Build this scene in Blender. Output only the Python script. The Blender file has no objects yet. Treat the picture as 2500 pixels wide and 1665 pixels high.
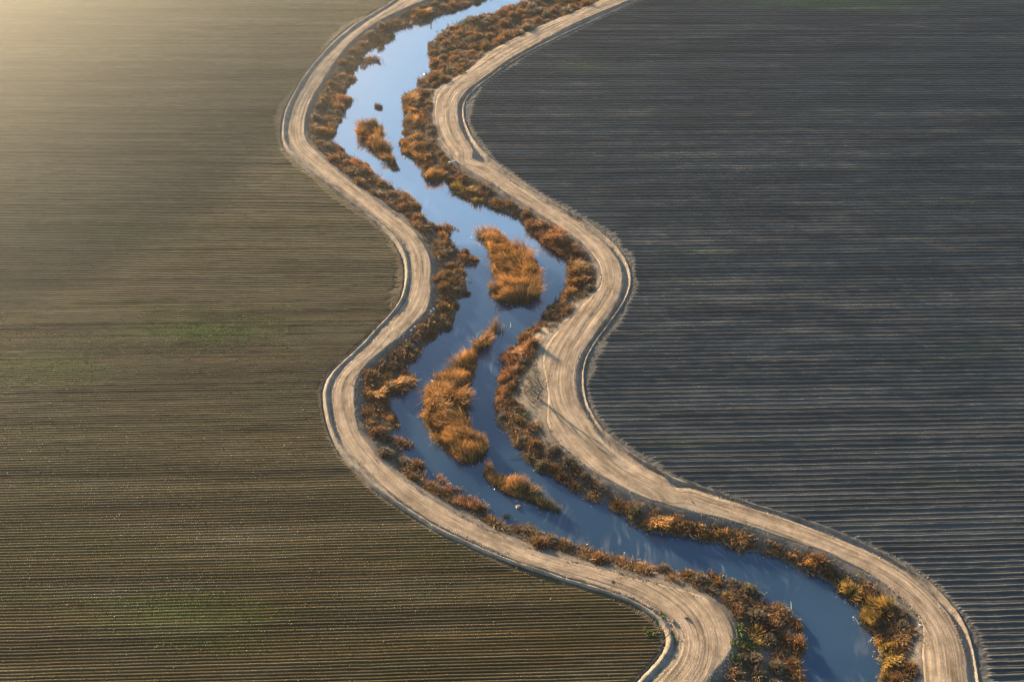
import bpy, math
import numpy as np
from mathutils import Matrix, Vector

R = math.radians
S = bpy.context.scene
C = S.collection
rng = np.random.default_rng(7)

# ------------------------------------------------------------------ camera
F_PX, PITCH, ROLL, DIST = 2431.0, R(46.8), 0.033, 243.0
W_PX, H_PX = 2500.0, 1665.0
fwd = np.array([0, math.cos(PITCH), -math.sin(PITCH)])
rt0 = np.array([1.0, 0, 0]); up0 = np.array([0, math.sin(PITCH), math.cos(PITCH)])
rt = rt0 * math.cos(ROLL) + up0 * math.sin(ROLL)
upv = up0 * math.cos(ROLL) - rt0 * math.sin(ROLL)
CAM = np.array([0, -DIST * math.cos(PITCH), DIST * math.sin(PITCH)])
cd = bpy.data.cameras.new("camera")
cd.sensor_width = 36.0; cd.lens = F_PX / W_PX * 36.0
cd.clip_start = 1.0; cd.clip_end = 20000.0
cam = bpy.data.objects.new("camera", cd); C.objects.link(cam)
m = Matrix.Identity(4)
for i in range(3):
    m[i][0] = rt[i]; m[i][1] = upv[i]; m[i][2] = -fwd[i]; m[i][3] = CAM[i]
cam.matrix_world = m
S.camera = cam

# ------------------------------------------------------------------ light
SUN_AZ, SUN_EL = R(43.0), R(12.5)          # azimuth to the left of the view direction
sd = np.array([-math.sin(SUN_AZ) * math.cos(SUN_EL), math.cos(SUN_AZ) * math.cos(SUN_EL), math.sin(SUN_EL)])
w = bpy.data.worlds.new("World"); S.world = w; w.use_nodes = True
nt = w.node_tree
sky = nt.nodes.new('ShaderNodeTexSky'); sky.sky_type = 'NISHITA'; sky.sun_disc = False
sky.sun_elevation = SUN_EL
sky.sun_rotation = -SUN_AZ                 # Nishita: rotation 0 = +Y, positive turns towards +X
sky.air_density = 1.0; sky.dust_density = 0.5; sky.ozone_density = 3.0
bg = nt.nodes['Background']; bg.inputs['Strength'].default_value = 0.10
nt.links.new(sky.outputs[0], bg.inputs[0])
sl = bpy.data.lights.new("sun", 'SUN'); sl.energy = 5.0; sl.angle = R(0.6); sl.color = (1.0, 0.80, 0.56)
so = bpy.data.objects.new("sun", sl); C.objects.link(so)
so.rotation_euler = Vector(sd).to_track_quat('Z', 'Y').to_euler()
S.view_settings.view_transform = 'Standard'; S.view_settings.look = 'None'
S.view_settings.exposure = 2.36; S.view_settings.gamma = 1.0
GLOW_MIST_D, GLOW_MIST_H = .0062, 42.0
HAZE_D, HAZE_G = .00024, .88
S.cycles.denoising_prefilter = 'ACCURATE'; S.cycles.adaptive_threshold = .005
S.cycles.max_bounces = 6; S.cycles.transparent_max_bounces = 4

# ------------------------------------------------------------------ helpers
def unproject(p, z=0.0):
    p = np.atleast_2d(np.asarray(p, float))
    cx = (p[:, 0] - W_PX / 2) / F_PX; cy = -(p[:, 1] - H_PX / 2) / F_PX
    d = fwd[None] + rt[None] * cx[:, None] + upv[None] * cy[:, None]
    z = np.broadcast_to(z, (len(p),))
    s = (z - CAM[2]) / d[:, 2]
    return CAM[None] + d * s[:, None]

def project(q):
    v = q - CAM[None]
    d = v @ fwd
    return np.stack([W_PX / 2 + F_PX * (v @ rt) / d, H_PX / 2 - F_PX * (v @ upv) / d], 1)

def tr(x0, y0, pts, k=4.708):
    return [(x0 + a / k, y0 + b / k) for a, b in pts]

_tab = rng.random((256, 256))
def vnoise(x, y, s=1.0, o=0):
    x = np.asarray(x) / s + o * 17.13; y = np.asarray(y) / s + o * 31.7
    xi = np.floor(x).astype(int); yi = np.floor(y).astype(int)
    fx = x - xi; fy = y - yi
    fx = fx * fx * (3 - 2 * fx); fy = fy * fy * (3 - 2 * fy)
    g = lambda a, b: _tab[a % 256, b % 256]
    return ((g(xi, yi) * (1 - fx) + g(xi + 1, yi) * fx) * (1 - fy) + (g(xi, yi + 1) * (1 - fx) + g(xi + 1, yi + 1) * fx) * fy)
def fbm(x, y, s, o=0, n=3):
    t = 0; a = 1.0; tot = 0
    for i in range(n):
        t = t + a * vnoise(x, y, s / 2 ** i, o + i); tot += a; a *= .5
    return t / tot
def sstep(x, a, b):
    t = np.clip((x - a) / (b - a), 0, 1); return t * t * (3 - 2 * t)
def gsmooth(a, sig):
    r = int(sig * 3) + 1; k = np.exp(-0.5 * (np.arange(-r, r + 1) / sig) ** 2); k /= k.sum()
    p = np.concatenate([2 * a[0] - a[1:r + 1][::-1], a, 2 * a[-1] - a[-r - 1:-1][::-1]])
    return np.convolve(p, k, 'valid')

def mesh_obj(name, verts, faces, mat, parent=None, smooth=False, uv=None, attrs=None):
    """verts (n,3); faces (m,4) or (m,3) index array"""
    verts = np.asarray(verts, np.float32).reshape(-1, 3); faces = np.asarray(faces, np.int32)
    me = bpy.data.meshes.new(name)
    k = faces.shape[1]
    me.vertices.add(len(verts)); me.vertices.foreach_set('co', verts.ravel())
    me.loops.add(faces.size); me.loops.foreach_set('vertex_index', faces.ravel())
    me.polygons.add(len(faces))
    me.polygons.foreach_set('loop_start', np.arange(0, faces.size, k, dtype=np.int32))
    me.polygons.foreach_set('loop_total', np.full(len(faces), k, np.int32))
    me.update(calc_edges=True)
    me.validate()
    if smooth: me.polygons.foreach_set('use_smooth', np.ones(len(me.polygons), bool))
    if uv is not None:
        l = me.uv_layers.new(name='UVMap')
        l.data.foreach_set('uv', np.asarray(uv, np.float32)[faces.ravel()].ravel())
    for an, av in (attrs or {}).items():
        a = me.attributes.new(an, 'FLOAT', 'POINT'); a.data.foreach_set('value', np.asarray(av, np.float32))
    me.materials.append(mat)
    o = bpy.data.objects.new(name, me); C.objects.link(o)
    if parent is not None: o.parent = parent
    return o
def grid_faces(n, mm, off=0):
    i = np.arange(n - 1)[:, None] * mm + np.arange(mm - 1)[None] + off
    return np.stack([i, i + 1, i + mm + 1, i + mm], -1).reshape(-1, 4)
def tag(o, label=None, cat=None, group=None, kind=None):
    if label: o['label'] = label
    if cat: o['category'] = cat
    if group: o['group'] = group
    if kind: o['kind'] = kind
    return o
def empty(name, loc):
    o = bpy.data.objects.new(name, None); C.objects.link(o); o.location = loc; o.empty_display_size = .5
    return o

# ------------------------------------------------------------------ materials
def newmat(name):
    mt = bpy.data.materials.new(name); mt.use_nodes = True
    n = mt.node_tree.nodes; b = n['Principled BSDF']
    return mt, mt.node_tree, b
def N(t, typ, **kw):
    n = t.nodes.new(typ)
    for k, v in kw.items():
        if k in ('operation', 'blend_type', 'data_type', 'noise_dimensions', 'attribute_name', 'vector_type', 'feature'): setattr(n, k, v)
        else: n.inputs[k].default_value = v
    return n
def ramp(t, src, stops):
    r = t.nodes.new('ShaderNodeValToRGB')
    e = r.color_ramp.elements
    while len(e) < len(stops): e.new(0.5)
    for i, (p, c) in enumerate(stops):
        e[i].position = p; e[i].color = (*c, 1) if len(c) == 3 else c
    t.links.new(src, r.inputs[0]); return r.outputs[0]
def mix(t, f, a, b, bt='MIX'):
    n = t.nodes.new('ShaderNodeMix'); n.data_type = 'RGBA'; n.blend_type = bt
    for s, v in ((0, f), (6, a), (7, b)):
        if hasattr(v, 'is_linked') or isinstance(v, bpy.types.NodeSocket): t.links.new(v, n.inputs[s])
        else: n.inputs[s].default_value = v if s == 0 else (*v, 1)
    return n.outputs[2]
def noise(t, vec, scale, detail=3, rough=.55):
    n = t.nodes.new('ShaderNodeTexNoise'); n.inputs['Scale'].default_value = scale
    n.inputs['Detail'].default_value = detail; n.inputs['Roughness'].default_value = rough
    if vec is not None: t.links.new(vec, n.inputs['Vector'])
    return n.outputs[0]
def mapping(t, vec, scale=(1, 1, 1), rot=(0, 0, 0)):
    n = t.nodes.new('ShaderNodeMapping'); n.inputs['Scale'].default_value = scale; n.inputs['Rotation'].default_value = rot
    t.links.new(vec, n.inputs['Vector']); return n.outputs[0]
def geo(t): return t.nodes.new('ShaderNodeNewGeometry').outputs['Position']
def bump(t, h, dist, strength, b):
    n = t.nodes.new('ShaderNodeBump'); n.inputs['Distance'].default_value = dist; n.inputs['Strength'].default_value = strength
    t.links.new(h, n.inputs['Height']); t.links.new(n.outputs[0], b.inputs['Normal'])
def math_(t, op, a, b=0.0):
    n = t.nodes.new('ShaderNodeMath'); n.operation = op
    for i, v in enumerate((a, b)):
        if isinstance(v, bpy.types.NodeSocket): t.links.new(v, n.inputs[i])
        else: n.inputs[i].default_value = v
    return n.outputs[0]

ROWANG = R(3.7)
ALB = .77
def sc_(c): return tuple(x * ALB for x in c)
def soil_mat(name, c0, c1, c2, green, gfreq, rough, spec, patches=(), sheen=0.0, crust=(.22, .175, .115), band=.95):
    mt, t, b = newmat(name); c0, c1, c2, green, crust = [tuple(.84 * x for x in sc_(c)) for c in (c0, c1, c2, green, crust)]
    p = geo(t)
    pr = mapping(t, p, rot=(0, 0, -ROWANG))
    a = noise(t, mapping(t, pr, (.022, .16, 0)), 1.0, 5, .65)
    col = ramp(t, a, [(.34, c0), (.5, c1), (.66, c2)])
    ed = t.nodes.new('ShaderNodeAttribute'); ed.attribute_name = 'headland'
    col = mix(t, ed.outputs['Fac'], col, crust)
    r2 = noise(t, mapping(t, pr, (.02, 1.55, 0)), 1.0, 1, .4)             # row to row
    col = mix(t, .55, col, ramp(t, r2, [(.3, tuple(x * .7 for x in c1)), (.7, tuple(min(1, x * 1.3) for x in c1))]))
    r3 = noise(t, mapping(t, pr, (.009, .20, 0)), 1.0, 2, .5)             # broad passes of the tractor
    col = mix(t, band, col, ramp(t, r3, [(.32, (.55, .55, .56)), (.5, (1, 1, 1)), (.68, (1.5, 1.48, 1.45))]), 'MULTIPLY')
    g = noise(t, mapping(t, pr, (.012, .06, 0)), 1.0, 4, .6)
    gm = ramp(t, g, [(gfreq, (0, 0, 0)), (gfreq + .16, (1, 1, 1))])
    gf = noise(t, mapping(t, pr, (.8, 2.0, 1)), 1.0, 3, .7)
    gm = math_(t, 'MULTIPLY', gm, ramp(t, gf, [(.4, (.1, .1, .1)), (.6, (1, 1, 1))]))
    col = mix(t, math_(t, 'MULTIPLY', gm, .75), col, green)
    for (px, py, rx, ry, st, gc) in patches:
        q = unproject([(px, py)])[0]
        v = t.nodes.new('ShaderNodeVectorMath'); v.operation = 'SUBTRACT'; t.links.new(p, v.inputs[0]); v.inputs[1].default_value = (q[0], q[1], 0)
        ms = mapping(t, v.outputs[0], (1 / rx, 1 / ry, 0))
        ln = t.nodes.new('ShaderNodeVectorMath'); ln.operation = 'LENGTH'; t.links.new(ms, ln.inputs[0])
        nn = noise(t, mapping(t, pr, (.12, .6, 0)), 1.0, 3, .6)
        d = math_(t, 'ADD', ln.outputs['Value'], math_(t, 'MULTIPLY', math_(t, 'SUBTRACT', nn, .5), 1.6))
        mk = ramp(t, d, [(0, (st,) * 3), (1.0, (0, 0, 0))])
        mk = math_(t, 'MULTIPLY', mk, ramp(t, gf, [(.35, (.3, .3, .3)), (.55, (1, 1, 1))]))
        col = mix(t, mk, col, gc)
    sp = noise(t, p, 3.2, 4, .75)
    col = mix(t, .45, col, mix(t, 1.0, col, ramp(t, sp, [(.3, (.35, .35, .35)), (.7, (1.6, 1.6, 1.6))]), 'MULTIPLY'))
    t.links.new(col, b.inputs['Base Color'])
    b.inputs['Roughness'].default_value = rough; b.inputs['Specular IOR Level'].default_value = spec
    b.inputs['Sheen Weight'].default_value = sheen; b.inputs['Sheen Roughness'].default_value = .35; b.inputs['Sheen Tint'].default_value = (1, .9, .68, 1)
    bump(t, noise(t, p, 5.0, 4, .7), .06, .8, b)
    return mt

M = {}
M['soil_left'] = soil_mat('brown_bed_soil', (.032, .020, .006), (.066, .043, .015), (.125, .093, .050), (.052, .056, .005), .50, .95, .0, sheen=.8,
    patches=((490, 812, 22, 4, .8, (.055, .085, .005)), (540, 1570, 18, 2.5, .25, (.06, .075, .008)), (60, 1455, 14, 2.5, .25, (.06, .075, .008)),
             (420, 1500, 25, 6, .35, (.08, .11, .02)), (100, 900, 22, 7, .4, (.10, .12, .02))))
M['soil_right'] = soil_mat('grey_bed_soil', (.050, .046, .039), (.088, .081, .065), (.150, .135, .102), (.070, .085, .025), .60, .85, .15, band=.4,
    patches=((1690, 614, 14, 3, .3, (.09, .11, .03)), (1650, 1085, 12, 2, .25, (.085, .105, .035)), (1430, 165, 12, 4, .5, (.11, .13, .02)), (2000, 5, 60, 8, .5, (.12, .15, .03))))

def dirt(name, c0, c1, c2, along=True, bumpd=.05, sand=None):
    mt, t, b = newmat(name); c0, c1, c2 = map(sc_, (c0, c1, c2)); sand = sc_(sand) if sand else None
    p = geo(t)
    n1 = noise(t, p, .35, 5, .65)
    col = ramp(t, n1, [(.3, c0), (.52, c1), (.72, c2)])
    h = noise(t, p, 2.2, 5, .75)
    if sand:
        sn = t.nodes.new('ShaderNodeAttribute'); sn.attribute_name = 'sand'; col = mix(t, sn.outputs['Fac'], col, sand)
    if along:
        uvn = t.nodes.new('ShaderNodeUVMap'); uvn.uv_map = 'UVMap'
        u = uvn.outputs[0]
        s1 = noise(t, mapping(t, u, (2.6, .035, 0)), 1.0, 3, .6)       # wheel tracks running with the road
        s2 = noise(t, mapping(t, u, (7.5, .05, 0)), 1.0, 4, .7)
        s3 = noise(t, mapping(t, u, (.5, .07, 0)), 1.0, 5, .7)
        sm = math_(t, 'ADD', math_(t, 'MULTIPLY', s1, .55), math_(t, 'MULTIPLY', s2, .45))
        st = ramp(t, sm, [(.38, (.34, .31, .28)), (.45, (.80, .79, .77)), (.52, (1.0, 1.0, 1.0)), (.61, (1.30, 1.29, 1.27))])
        col = mix(t, .9, col, st, 'MULTIPLY')
        col = mix(t, .8, col, ramp(t, s3, [(.36, (.46, .43, .40)), (.5, (.95, .95, .95)), (.62, (1.15, 1.15, 1.15))]), 'MULTIPLY')
        h = math_(t, 'ADD', math_(t, 'MULTIPLY', h, .6), math_(t, 'MULTIPLY', sm, 2.6))
    sp = noise(t, p, 4.5, 3, .8)
    col = mix(t, .5, col, ramp(t, sp, [(.3, (.5, .5, .5)), (.7, (1.4, 1.4, 1.4))]), 'MULTIPLY')
    t.links.new(col, b.inputs['Base Color']); b.inputs['Roughness'].default_value = .9; b.inputs['Specular IOR Level'].default_value = .2
    bump(t, h, bumpd, .8, b)
    return mt
M['road'] = dirt('packed_dirt', (.26, .175, .095), (.38, .26, .148), (.47, .335, .20))
M['ditch'] = dirt('ditch_earth', (.15, .115, .075), (.25, .19, .125), (.36, .28, .18), along=False, bumpd=.12)
M['bank'] = dirt('bank_earth', (.085, .066, .046), (.135, .105, .074), (.20, .16, .115), along=False, bumpd=.15, sand=(.31, .23, .14))
M['ground'] = dirt('far_ground_earth', (.12, .10, .07), (.15, .125, .09), (.19, .16, .12), along=False)

def plant_mat(name, stops, trans=.35, var=.5):
    mt, t, b = newmat(name)
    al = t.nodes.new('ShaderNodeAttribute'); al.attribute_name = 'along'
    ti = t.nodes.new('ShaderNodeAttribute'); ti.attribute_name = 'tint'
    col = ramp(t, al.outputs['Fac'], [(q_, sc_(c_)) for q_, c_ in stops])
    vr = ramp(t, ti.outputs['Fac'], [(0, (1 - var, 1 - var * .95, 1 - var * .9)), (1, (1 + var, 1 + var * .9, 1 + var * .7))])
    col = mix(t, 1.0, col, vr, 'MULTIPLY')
    oi = t.nodes.new('ShaderNodeObjectInfo')
    col = mix(t, .5, col, ramp(t, oi.outputs['Random'], [(0, (.7, .68, .66)), (1, (1.3, 1.25, 1.2))]), 'MULTIPLY')
    t.links.new(col, b.inputs['Base Color']); b.inputs['Roughness'].default_value = .6; b.inputs['Specular IOR Level'].default_value = .25
    tl = t.nodes.new('ShaderNodeBsdfTranslucent'); t.links.new(col, tl.inputs[0])
    ms = t.nodes.new('ShaderNodeMixShader'); ms.inputs[0].default_value = trans
    t.links.new(b.outputs[0], ms.inputs[1]); t.links.new(tl.outputs[0], ms.inputs[2])
    t.links.new(ms.outputs[0], t.nodes['Material Output'].inputs[0])
    return mt
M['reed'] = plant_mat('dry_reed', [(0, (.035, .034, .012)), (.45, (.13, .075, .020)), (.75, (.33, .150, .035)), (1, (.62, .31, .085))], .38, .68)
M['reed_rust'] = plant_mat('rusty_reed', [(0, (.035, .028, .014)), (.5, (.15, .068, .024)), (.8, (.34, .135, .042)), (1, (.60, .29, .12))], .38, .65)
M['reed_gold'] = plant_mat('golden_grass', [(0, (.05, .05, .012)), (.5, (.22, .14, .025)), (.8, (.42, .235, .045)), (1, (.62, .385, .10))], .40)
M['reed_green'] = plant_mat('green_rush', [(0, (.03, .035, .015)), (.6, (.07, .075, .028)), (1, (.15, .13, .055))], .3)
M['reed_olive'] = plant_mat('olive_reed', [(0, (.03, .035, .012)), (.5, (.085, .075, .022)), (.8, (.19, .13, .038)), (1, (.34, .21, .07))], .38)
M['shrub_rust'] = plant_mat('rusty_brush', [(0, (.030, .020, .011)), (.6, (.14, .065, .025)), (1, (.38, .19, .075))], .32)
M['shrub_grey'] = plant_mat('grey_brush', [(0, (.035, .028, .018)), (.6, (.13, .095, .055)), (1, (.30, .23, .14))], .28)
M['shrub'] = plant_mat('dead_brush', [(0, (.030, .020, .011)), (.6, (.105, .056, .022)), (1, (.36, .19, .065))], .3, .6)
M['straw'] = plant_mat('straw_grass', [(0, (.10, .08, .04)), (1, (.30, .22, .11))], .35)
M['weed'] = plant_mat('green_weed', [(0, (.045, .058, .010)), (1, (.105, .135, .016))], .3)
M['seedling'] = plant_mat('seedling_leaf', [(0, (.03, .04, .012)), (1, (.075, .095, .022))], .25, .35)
mt, t, b = newmat('grey_wood'); M['wood'] = mt
t.links.new(ramp(t, noise(t, geo(t), 6, 3), [(.3, (.05, .038, .026)), (.7, (.13, .095, .06))]), b.inputs['Base Color']); b.inputs['Roughness'].default_value = .85
mt, t, b = newmat('pale_concrete'); M['pale'] = mt
t.links.new(ramp(t, noise(t, geo(t), 5, 3), [(.3, (.26, .25, .22)), (.7, (.40, .385, .35))]), b.inputs['Base Color']); b.inputs['Roughness'].default_value = .7
mt, t, b = newmat('glint_straw'); M['glint'] = mt
b.inputs['Base Color'].default_value = (.62, .56, .46, 1); b.inputs['Roughness'].default_value = .22; b.inputs['Specular IOR Level'].default_value = .9  # pale gloss paints sun glints into the flecks; the stalks share it
mt, t, b = newmat('mud'); M['mud'] = mt
t.links.new(ramp(t, noise(t, geo(t), 1.5, 4), [(.3, (.035, .028, .018)), (.7, (.075, .058, .035))]), b.inputs['Base Color']); b.inputs['Roughness'].default_value = .8

WATER_K = .49
# water: murky, so it takes shadows, under a reflecting surface
mt, t, b = newmat('murky_water'); M['water'] = mt
p = geo(t)
big = noise(t, p, .035, 3, .5)
col = ramp(t, big, [(.35, (.012, .030, .052)), (.65, (.022, .044, .068))])
dn = t.nodes.new('ShaderNodeTexNoise'); dn.inputs['Scale'].default_value = .07; dn.inputs['Detail'].default_value = 2; t.links.new(p, dn.inputs['Vector'])
dv = t.nodes.new('ShaderNodeVectorMath'); dv.operation = 'MULTIPLY_ADD'; t.links.new(dn.outputs['Color'], dv.inputs[0]); dv.inputs[1].default_value = (16, 16, 0); t.links.new(p, dv.inputs[2])
sc = noise(t, mapping(t, dv.outputs[0], (.5, .10, 0), (0, 0, .5)), 1.0, 4, .6)
scm = noise(t, p, .045, 2, .5)
sm = math_(t, 'MULTIPLY', ramp(t, sc, [(.52, (0, 0, 0)), (.66, (1, 1, 1))]), ramp(t, scm, [(.50, (0, 0, 0)), (.62, (.45, .45, .45))]))
col = mix(t, sm, col, (.20, .195, .17))
t.links.new(col, b.inputs['Base Color']); b.inputs['Roughness'].default_value = .5; b.inputs['Specular IOR Level'].default_value = 0
wb = t.nodes.new('ShaderNodeBump'); wb.inputs['Distance'].default_value = .02; wb.inputs['Strength'].default_value = .12
t.links.new(noise(t, p, 1.4, 3, .5), wb.inputs['Height'])
gl = t.nodes.new('ShaderNodeBsdfGlossy'); gl.inputs['Roughness'].default_value = .04; gl.inputs['Color'].default_value = (1.0, .95, .82, 1); t.links.new(wb.outputs[0], gl.inputs['Normal'])
fr0 = t.nodes.new('ShaderNodeFresnel'); fr0.inputs['IOR'].default_value = 1.33; t.links.new(wb.outputs[0], fr0.inputs['Normal'])
ms = t.nodes.new('ShaderNodeMixShader')
t.links.new(math_(t, 'MINIMUM', math_(t, 'MULTIPLY', math_(t, 'POWER', fr0.outputs[0], .58), WATER_K), 1.0), ms.inputs[0]); t.links.new(b.outputs[0], ms.inputs[1]); t.links.new(gl.outputs[0], ms.inputs[2])
t.links.new(ms.outputs[0], t.nodes['Material Output'].inputs[0])

# ------------------------------------------------------------------ traced lines (points on the photograph, put on the ground)
A, B_, C_, D_, E_, F_ = (650, 0), (1000, 0), (650, 250), (1000, 300), (900, 500), (1200, 500)
G_, H_, I_, J_, K_, L_, Nn, O_, M_ = (750, 750), (1150, 750), (750, 1000), (1150, 1000), (1050, 1250), (1450, 1332), (1500, 1132), (1950, 1232), (1900, 1332)
LF = tr(*A, [(1470,0),(1380,65),(1250,125),(1100,215),(950,300),(830,405),(720,510),(610,635),(500,750),(400,910),(310,1050),(245,1160),(195,1270),(165,1400),(155,1560)]) + \
  tr(*C_, [(158,380),(160,470),(185,525),(235,590),(310,655),(420,745),(510,820),(600,890),(690,950),(820,1055),(990,1175),(1170,1325),(1320,1445),(1420,1555)]) + \
  tr(*E_, [(60,195),(120,250),(190,320),(250,400),(300,460),(340,530),(370,600),(390,680),(400,760),(400,850),(392,930),(375,1010),(350,1080),(310,1160),(250,1230),(170,1310),(90,1400)]) + \
  tr(*G_, [(650,385),(540,480),(430,580),(330,670),(240,760),(180,840),(150,930),(150,1020),(160,1110),(170,1200),(190,1300),(220,1400),(260,1500)]) + \
  tr(*I_, [(280,380),(310,430),(370,540),(440,610),(520,690),(600,780),(680,870),(760,940),(850,1000),(950,1060),(1060,1140),(1170,1210),(1280,1280),(1380,1350),(1480,1420),(1590,1480)]) + \
  tr(*K_, [(290,320),(430,395),(600,475),(800,560),(1000,630),(1200,695),(1350,745),(1500,790),(1650,840),(1800,880),(2000,940),(2150,1005)]) + \
  tr(*L_, [(300,600),(430,660),(540,735),(640,810),(720,880),(780,950),(800,1020),(800,1100),(785,1180),(740,1250),(680,1330),(610,1410),(520,1490),(440,1565)])
LO = tr(*A, [(1520,10),(1420,85),(1320,145),(1200,225),(1080,300),(960,400),(830,510),(720,620),(600,750),(520,850),(430,990),(360,1120),(310,1230),(275,1340),(255,1450),(250,1565)]) + \
  tr(*C_, [(253,400),(260,470),(300,540),(370,600),(460,680),(560,760),(660,850),(760,935),(860,1010),(960,1090),(1060,1170),(1160,1245),(1260,1330),(1370,1420),(1460,1490)]) + \
  tr(*E_, [(310,310),(380,400),(440,490),(480,590),(500,690),(500,800),(490,900),(470,1000),(440,1090),(380,1190),(300,1280),(210,1370),(120,1450)]) + \
  tr(*G_, [(740,400),(640,500),(530,590),(430,690),(360,770),(310,860),(285,960),(283,1060),(290,1170),(310,1280),(340,1380),(370,1480)]) + \
  tr(*I_, [(400,340),(460,440),(530,540),(610,620),(700,720),(800,820),(890,900),(1000,990),(1120,1080),(1240,1160),(1360,1230),(1480,1310),(1620,1390)]) + \
  tr(*K_, [(380,280),(500,345),(640,410),(800,470),(950,540),(1100,585),(1250,640),(1400,690),(1550,735),(1700,775),(1850,820),(2000,860),(2150,920)]) + \
  tr(*L_, [(420,580),(560,650),(680,720),(780,790),(860,860),(920,940),(960,1040),(970,1130),(950,1230),(900,1320),(820,1400),(740,1490),(660,1565)])
LI = tr(*A, [(1830,0),(1700,50),(1560,110),(1440,160),(1330,215),(1200,300),(1060,400),(940,510),(850,620),(760,750),(680,880),(590,1020),(510,1160),(460,1260),(440,1360),(430,1470),(435,1565)]) + \
  tr(*C_, [(445,440),(490,500),(560,560),(640,640),(740,730),(850,830),(960,920),(1060,1000),(1170,1070),(1280,1140),(1400,1240),(1500,1310),(1600,1390),(1680,1470)]) + \
  tr(*E_, [(570,390),(640,490),(690,590),(715,690),(720,800),(712,900),(705,1000),(705,1100),(690,1190),(630,1260),(560,1330),(470,1410),(380,1490)]) + \
  tr(*G_, [(1020,370),(910,450),(800,540),(700,630),(610,730),(560,830),(540,930),(535,1050),(540,1160),(550,1270),(580,1370),(620,1450)]) + \
  tr(*I_, [(660,350),(740,460),(820,570),(920,670),(1030,750),(1150,840),(1270,930),(1390,1010),(1500,1080),(1620,1150),(1740,1220),(1870,1290),(2000,1350),(2130,1400)]) + \
  tr(*K_, [(760,265),(900,320),(1050,380),(1200,440),(1350,490),(1500,540),(1650,580),(1800,620),(1950,655),(2100,690)]) + \
  tr(*L_, [(450,375),(600,415),(750,450),(900,480),(1050,510),(1200,560),(1320,620),(1430,690),(1520,780),(1590,880),(1630,990),(1640,1090),(1600,1190),(1530,1270),(1450,1370),(1370,1470),(1300,1565)])
RF = tr(*B_, [(2200,0),(2050,80),(1850,160),(1700,240),(1500,325),(1350,400),(1200,470),(1050,550),(900,650),(780,745),(680,810),(600,880),(545,950),(520,1020),(520,1100),(540,1190),(580,1280)], 3.92) + \
  tr(*D_, [(690,90),(740,190),(800,270),(870,350),(940,420),(1050,500),(1180,590),(1320,690),(1460,780),(1600,870),(1740,960),(1880,1050),(2020,1130)]) + \
  tr(*F_, [(1060,165),(1200,255),(1320,360),(1430,470),(1520,580),(1580,680),(1610,780),(1612,880),(1590,1000),(1545,1100),(1480,1200),(1400,1310),(1320,1430)]) + \
  tr(*H_, [(1580,220),(1490,340),(1410,440),(1350,550),(1315,660),(1300,780),(1300,900),(1315,1010),(1345,1110),(1395,1220),(1460,1320)]) + \
  tr(*J_, [(1480,180),(1570,280),(1680,370),(1800,460),(1920,540),(2050,630),(2180,710)]) + \
  tr(*Nn, [(640,160),(760,195),(880,215),(1100,290),(1300,365),(1500,430),(1700,490),(1900,545),(2100,600)]) + \
  tr(*O_, [(240,215),(400,280),(560,350),(720,420),(880,500),(1040,590),(1200,680),(1350,770),(1480,860),(1600,970),(1700,1070),(1790,1170),(1860,1270),(1920,1370),(1960,1470)]) + \
  tr(*M_, [(2220,1100),(2240,1180),(2275,1300),(2300,1430),(2310,1565)])
RO = tr(*B_, [(2110,0),(1950,65),(1750,150),(1600,210),(1450,290),(1300,370),(1150,450),(1020,520),(900,600),(780,690),(680,760),(580,830),(500,900),(460,980),(450,1070),(460,1160),(490,1250)], 3.92) + \
  tr(*D_, [(590,90),(630,180),(700,260),(760,330),(830,400),(880,440),(960,510),(1080,600),(1200,690),(1320,770),(1450,850),(1580,940),(1700,1010),(1850,1080)]) + \
  tr(*F_, [(980,180),(1090,270),(1200,360),(1300,440),(1400,540),(1460,640),(1495,740),(1505,840),(1500,930),(1475,1030),(1430,1130),(1370,1230),(1290,1330),(1210,1430)]) + \
  tr(*H_, [(1400,330),(1320,440),(1260,540),(1220,650),(1200,770),(1195,890),(1210,1000),(1250,1110),(1310,1220),(1380,1320)]) + \
  tr(*J_, [(1420,220),(1520,330),(1640,430),(1760,520),(1880,600),(2000,670),(2100,730)]) + \
  tr(*Nn, [(560,140),(650,190),(780,250),(900,290),(1050,340),(1200,390),(1350,440),(1500,490),(1650,530),(1800,580),(1950,630),(2100,680)]) + \
  tr(*O_, [(300,330),(450,400),(600,460),(750,520),(900,590),(1050,670),(1180,750),(1300,840),(1420,930),(1530,1040),(1620,1140),(1700,1240),(1770,1350),(1830,1450)]) + \
  tr(*M_, [(2115,1100),(2140,1220),(2160,1350),(2175,1480),(2180,1565)])
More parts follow.
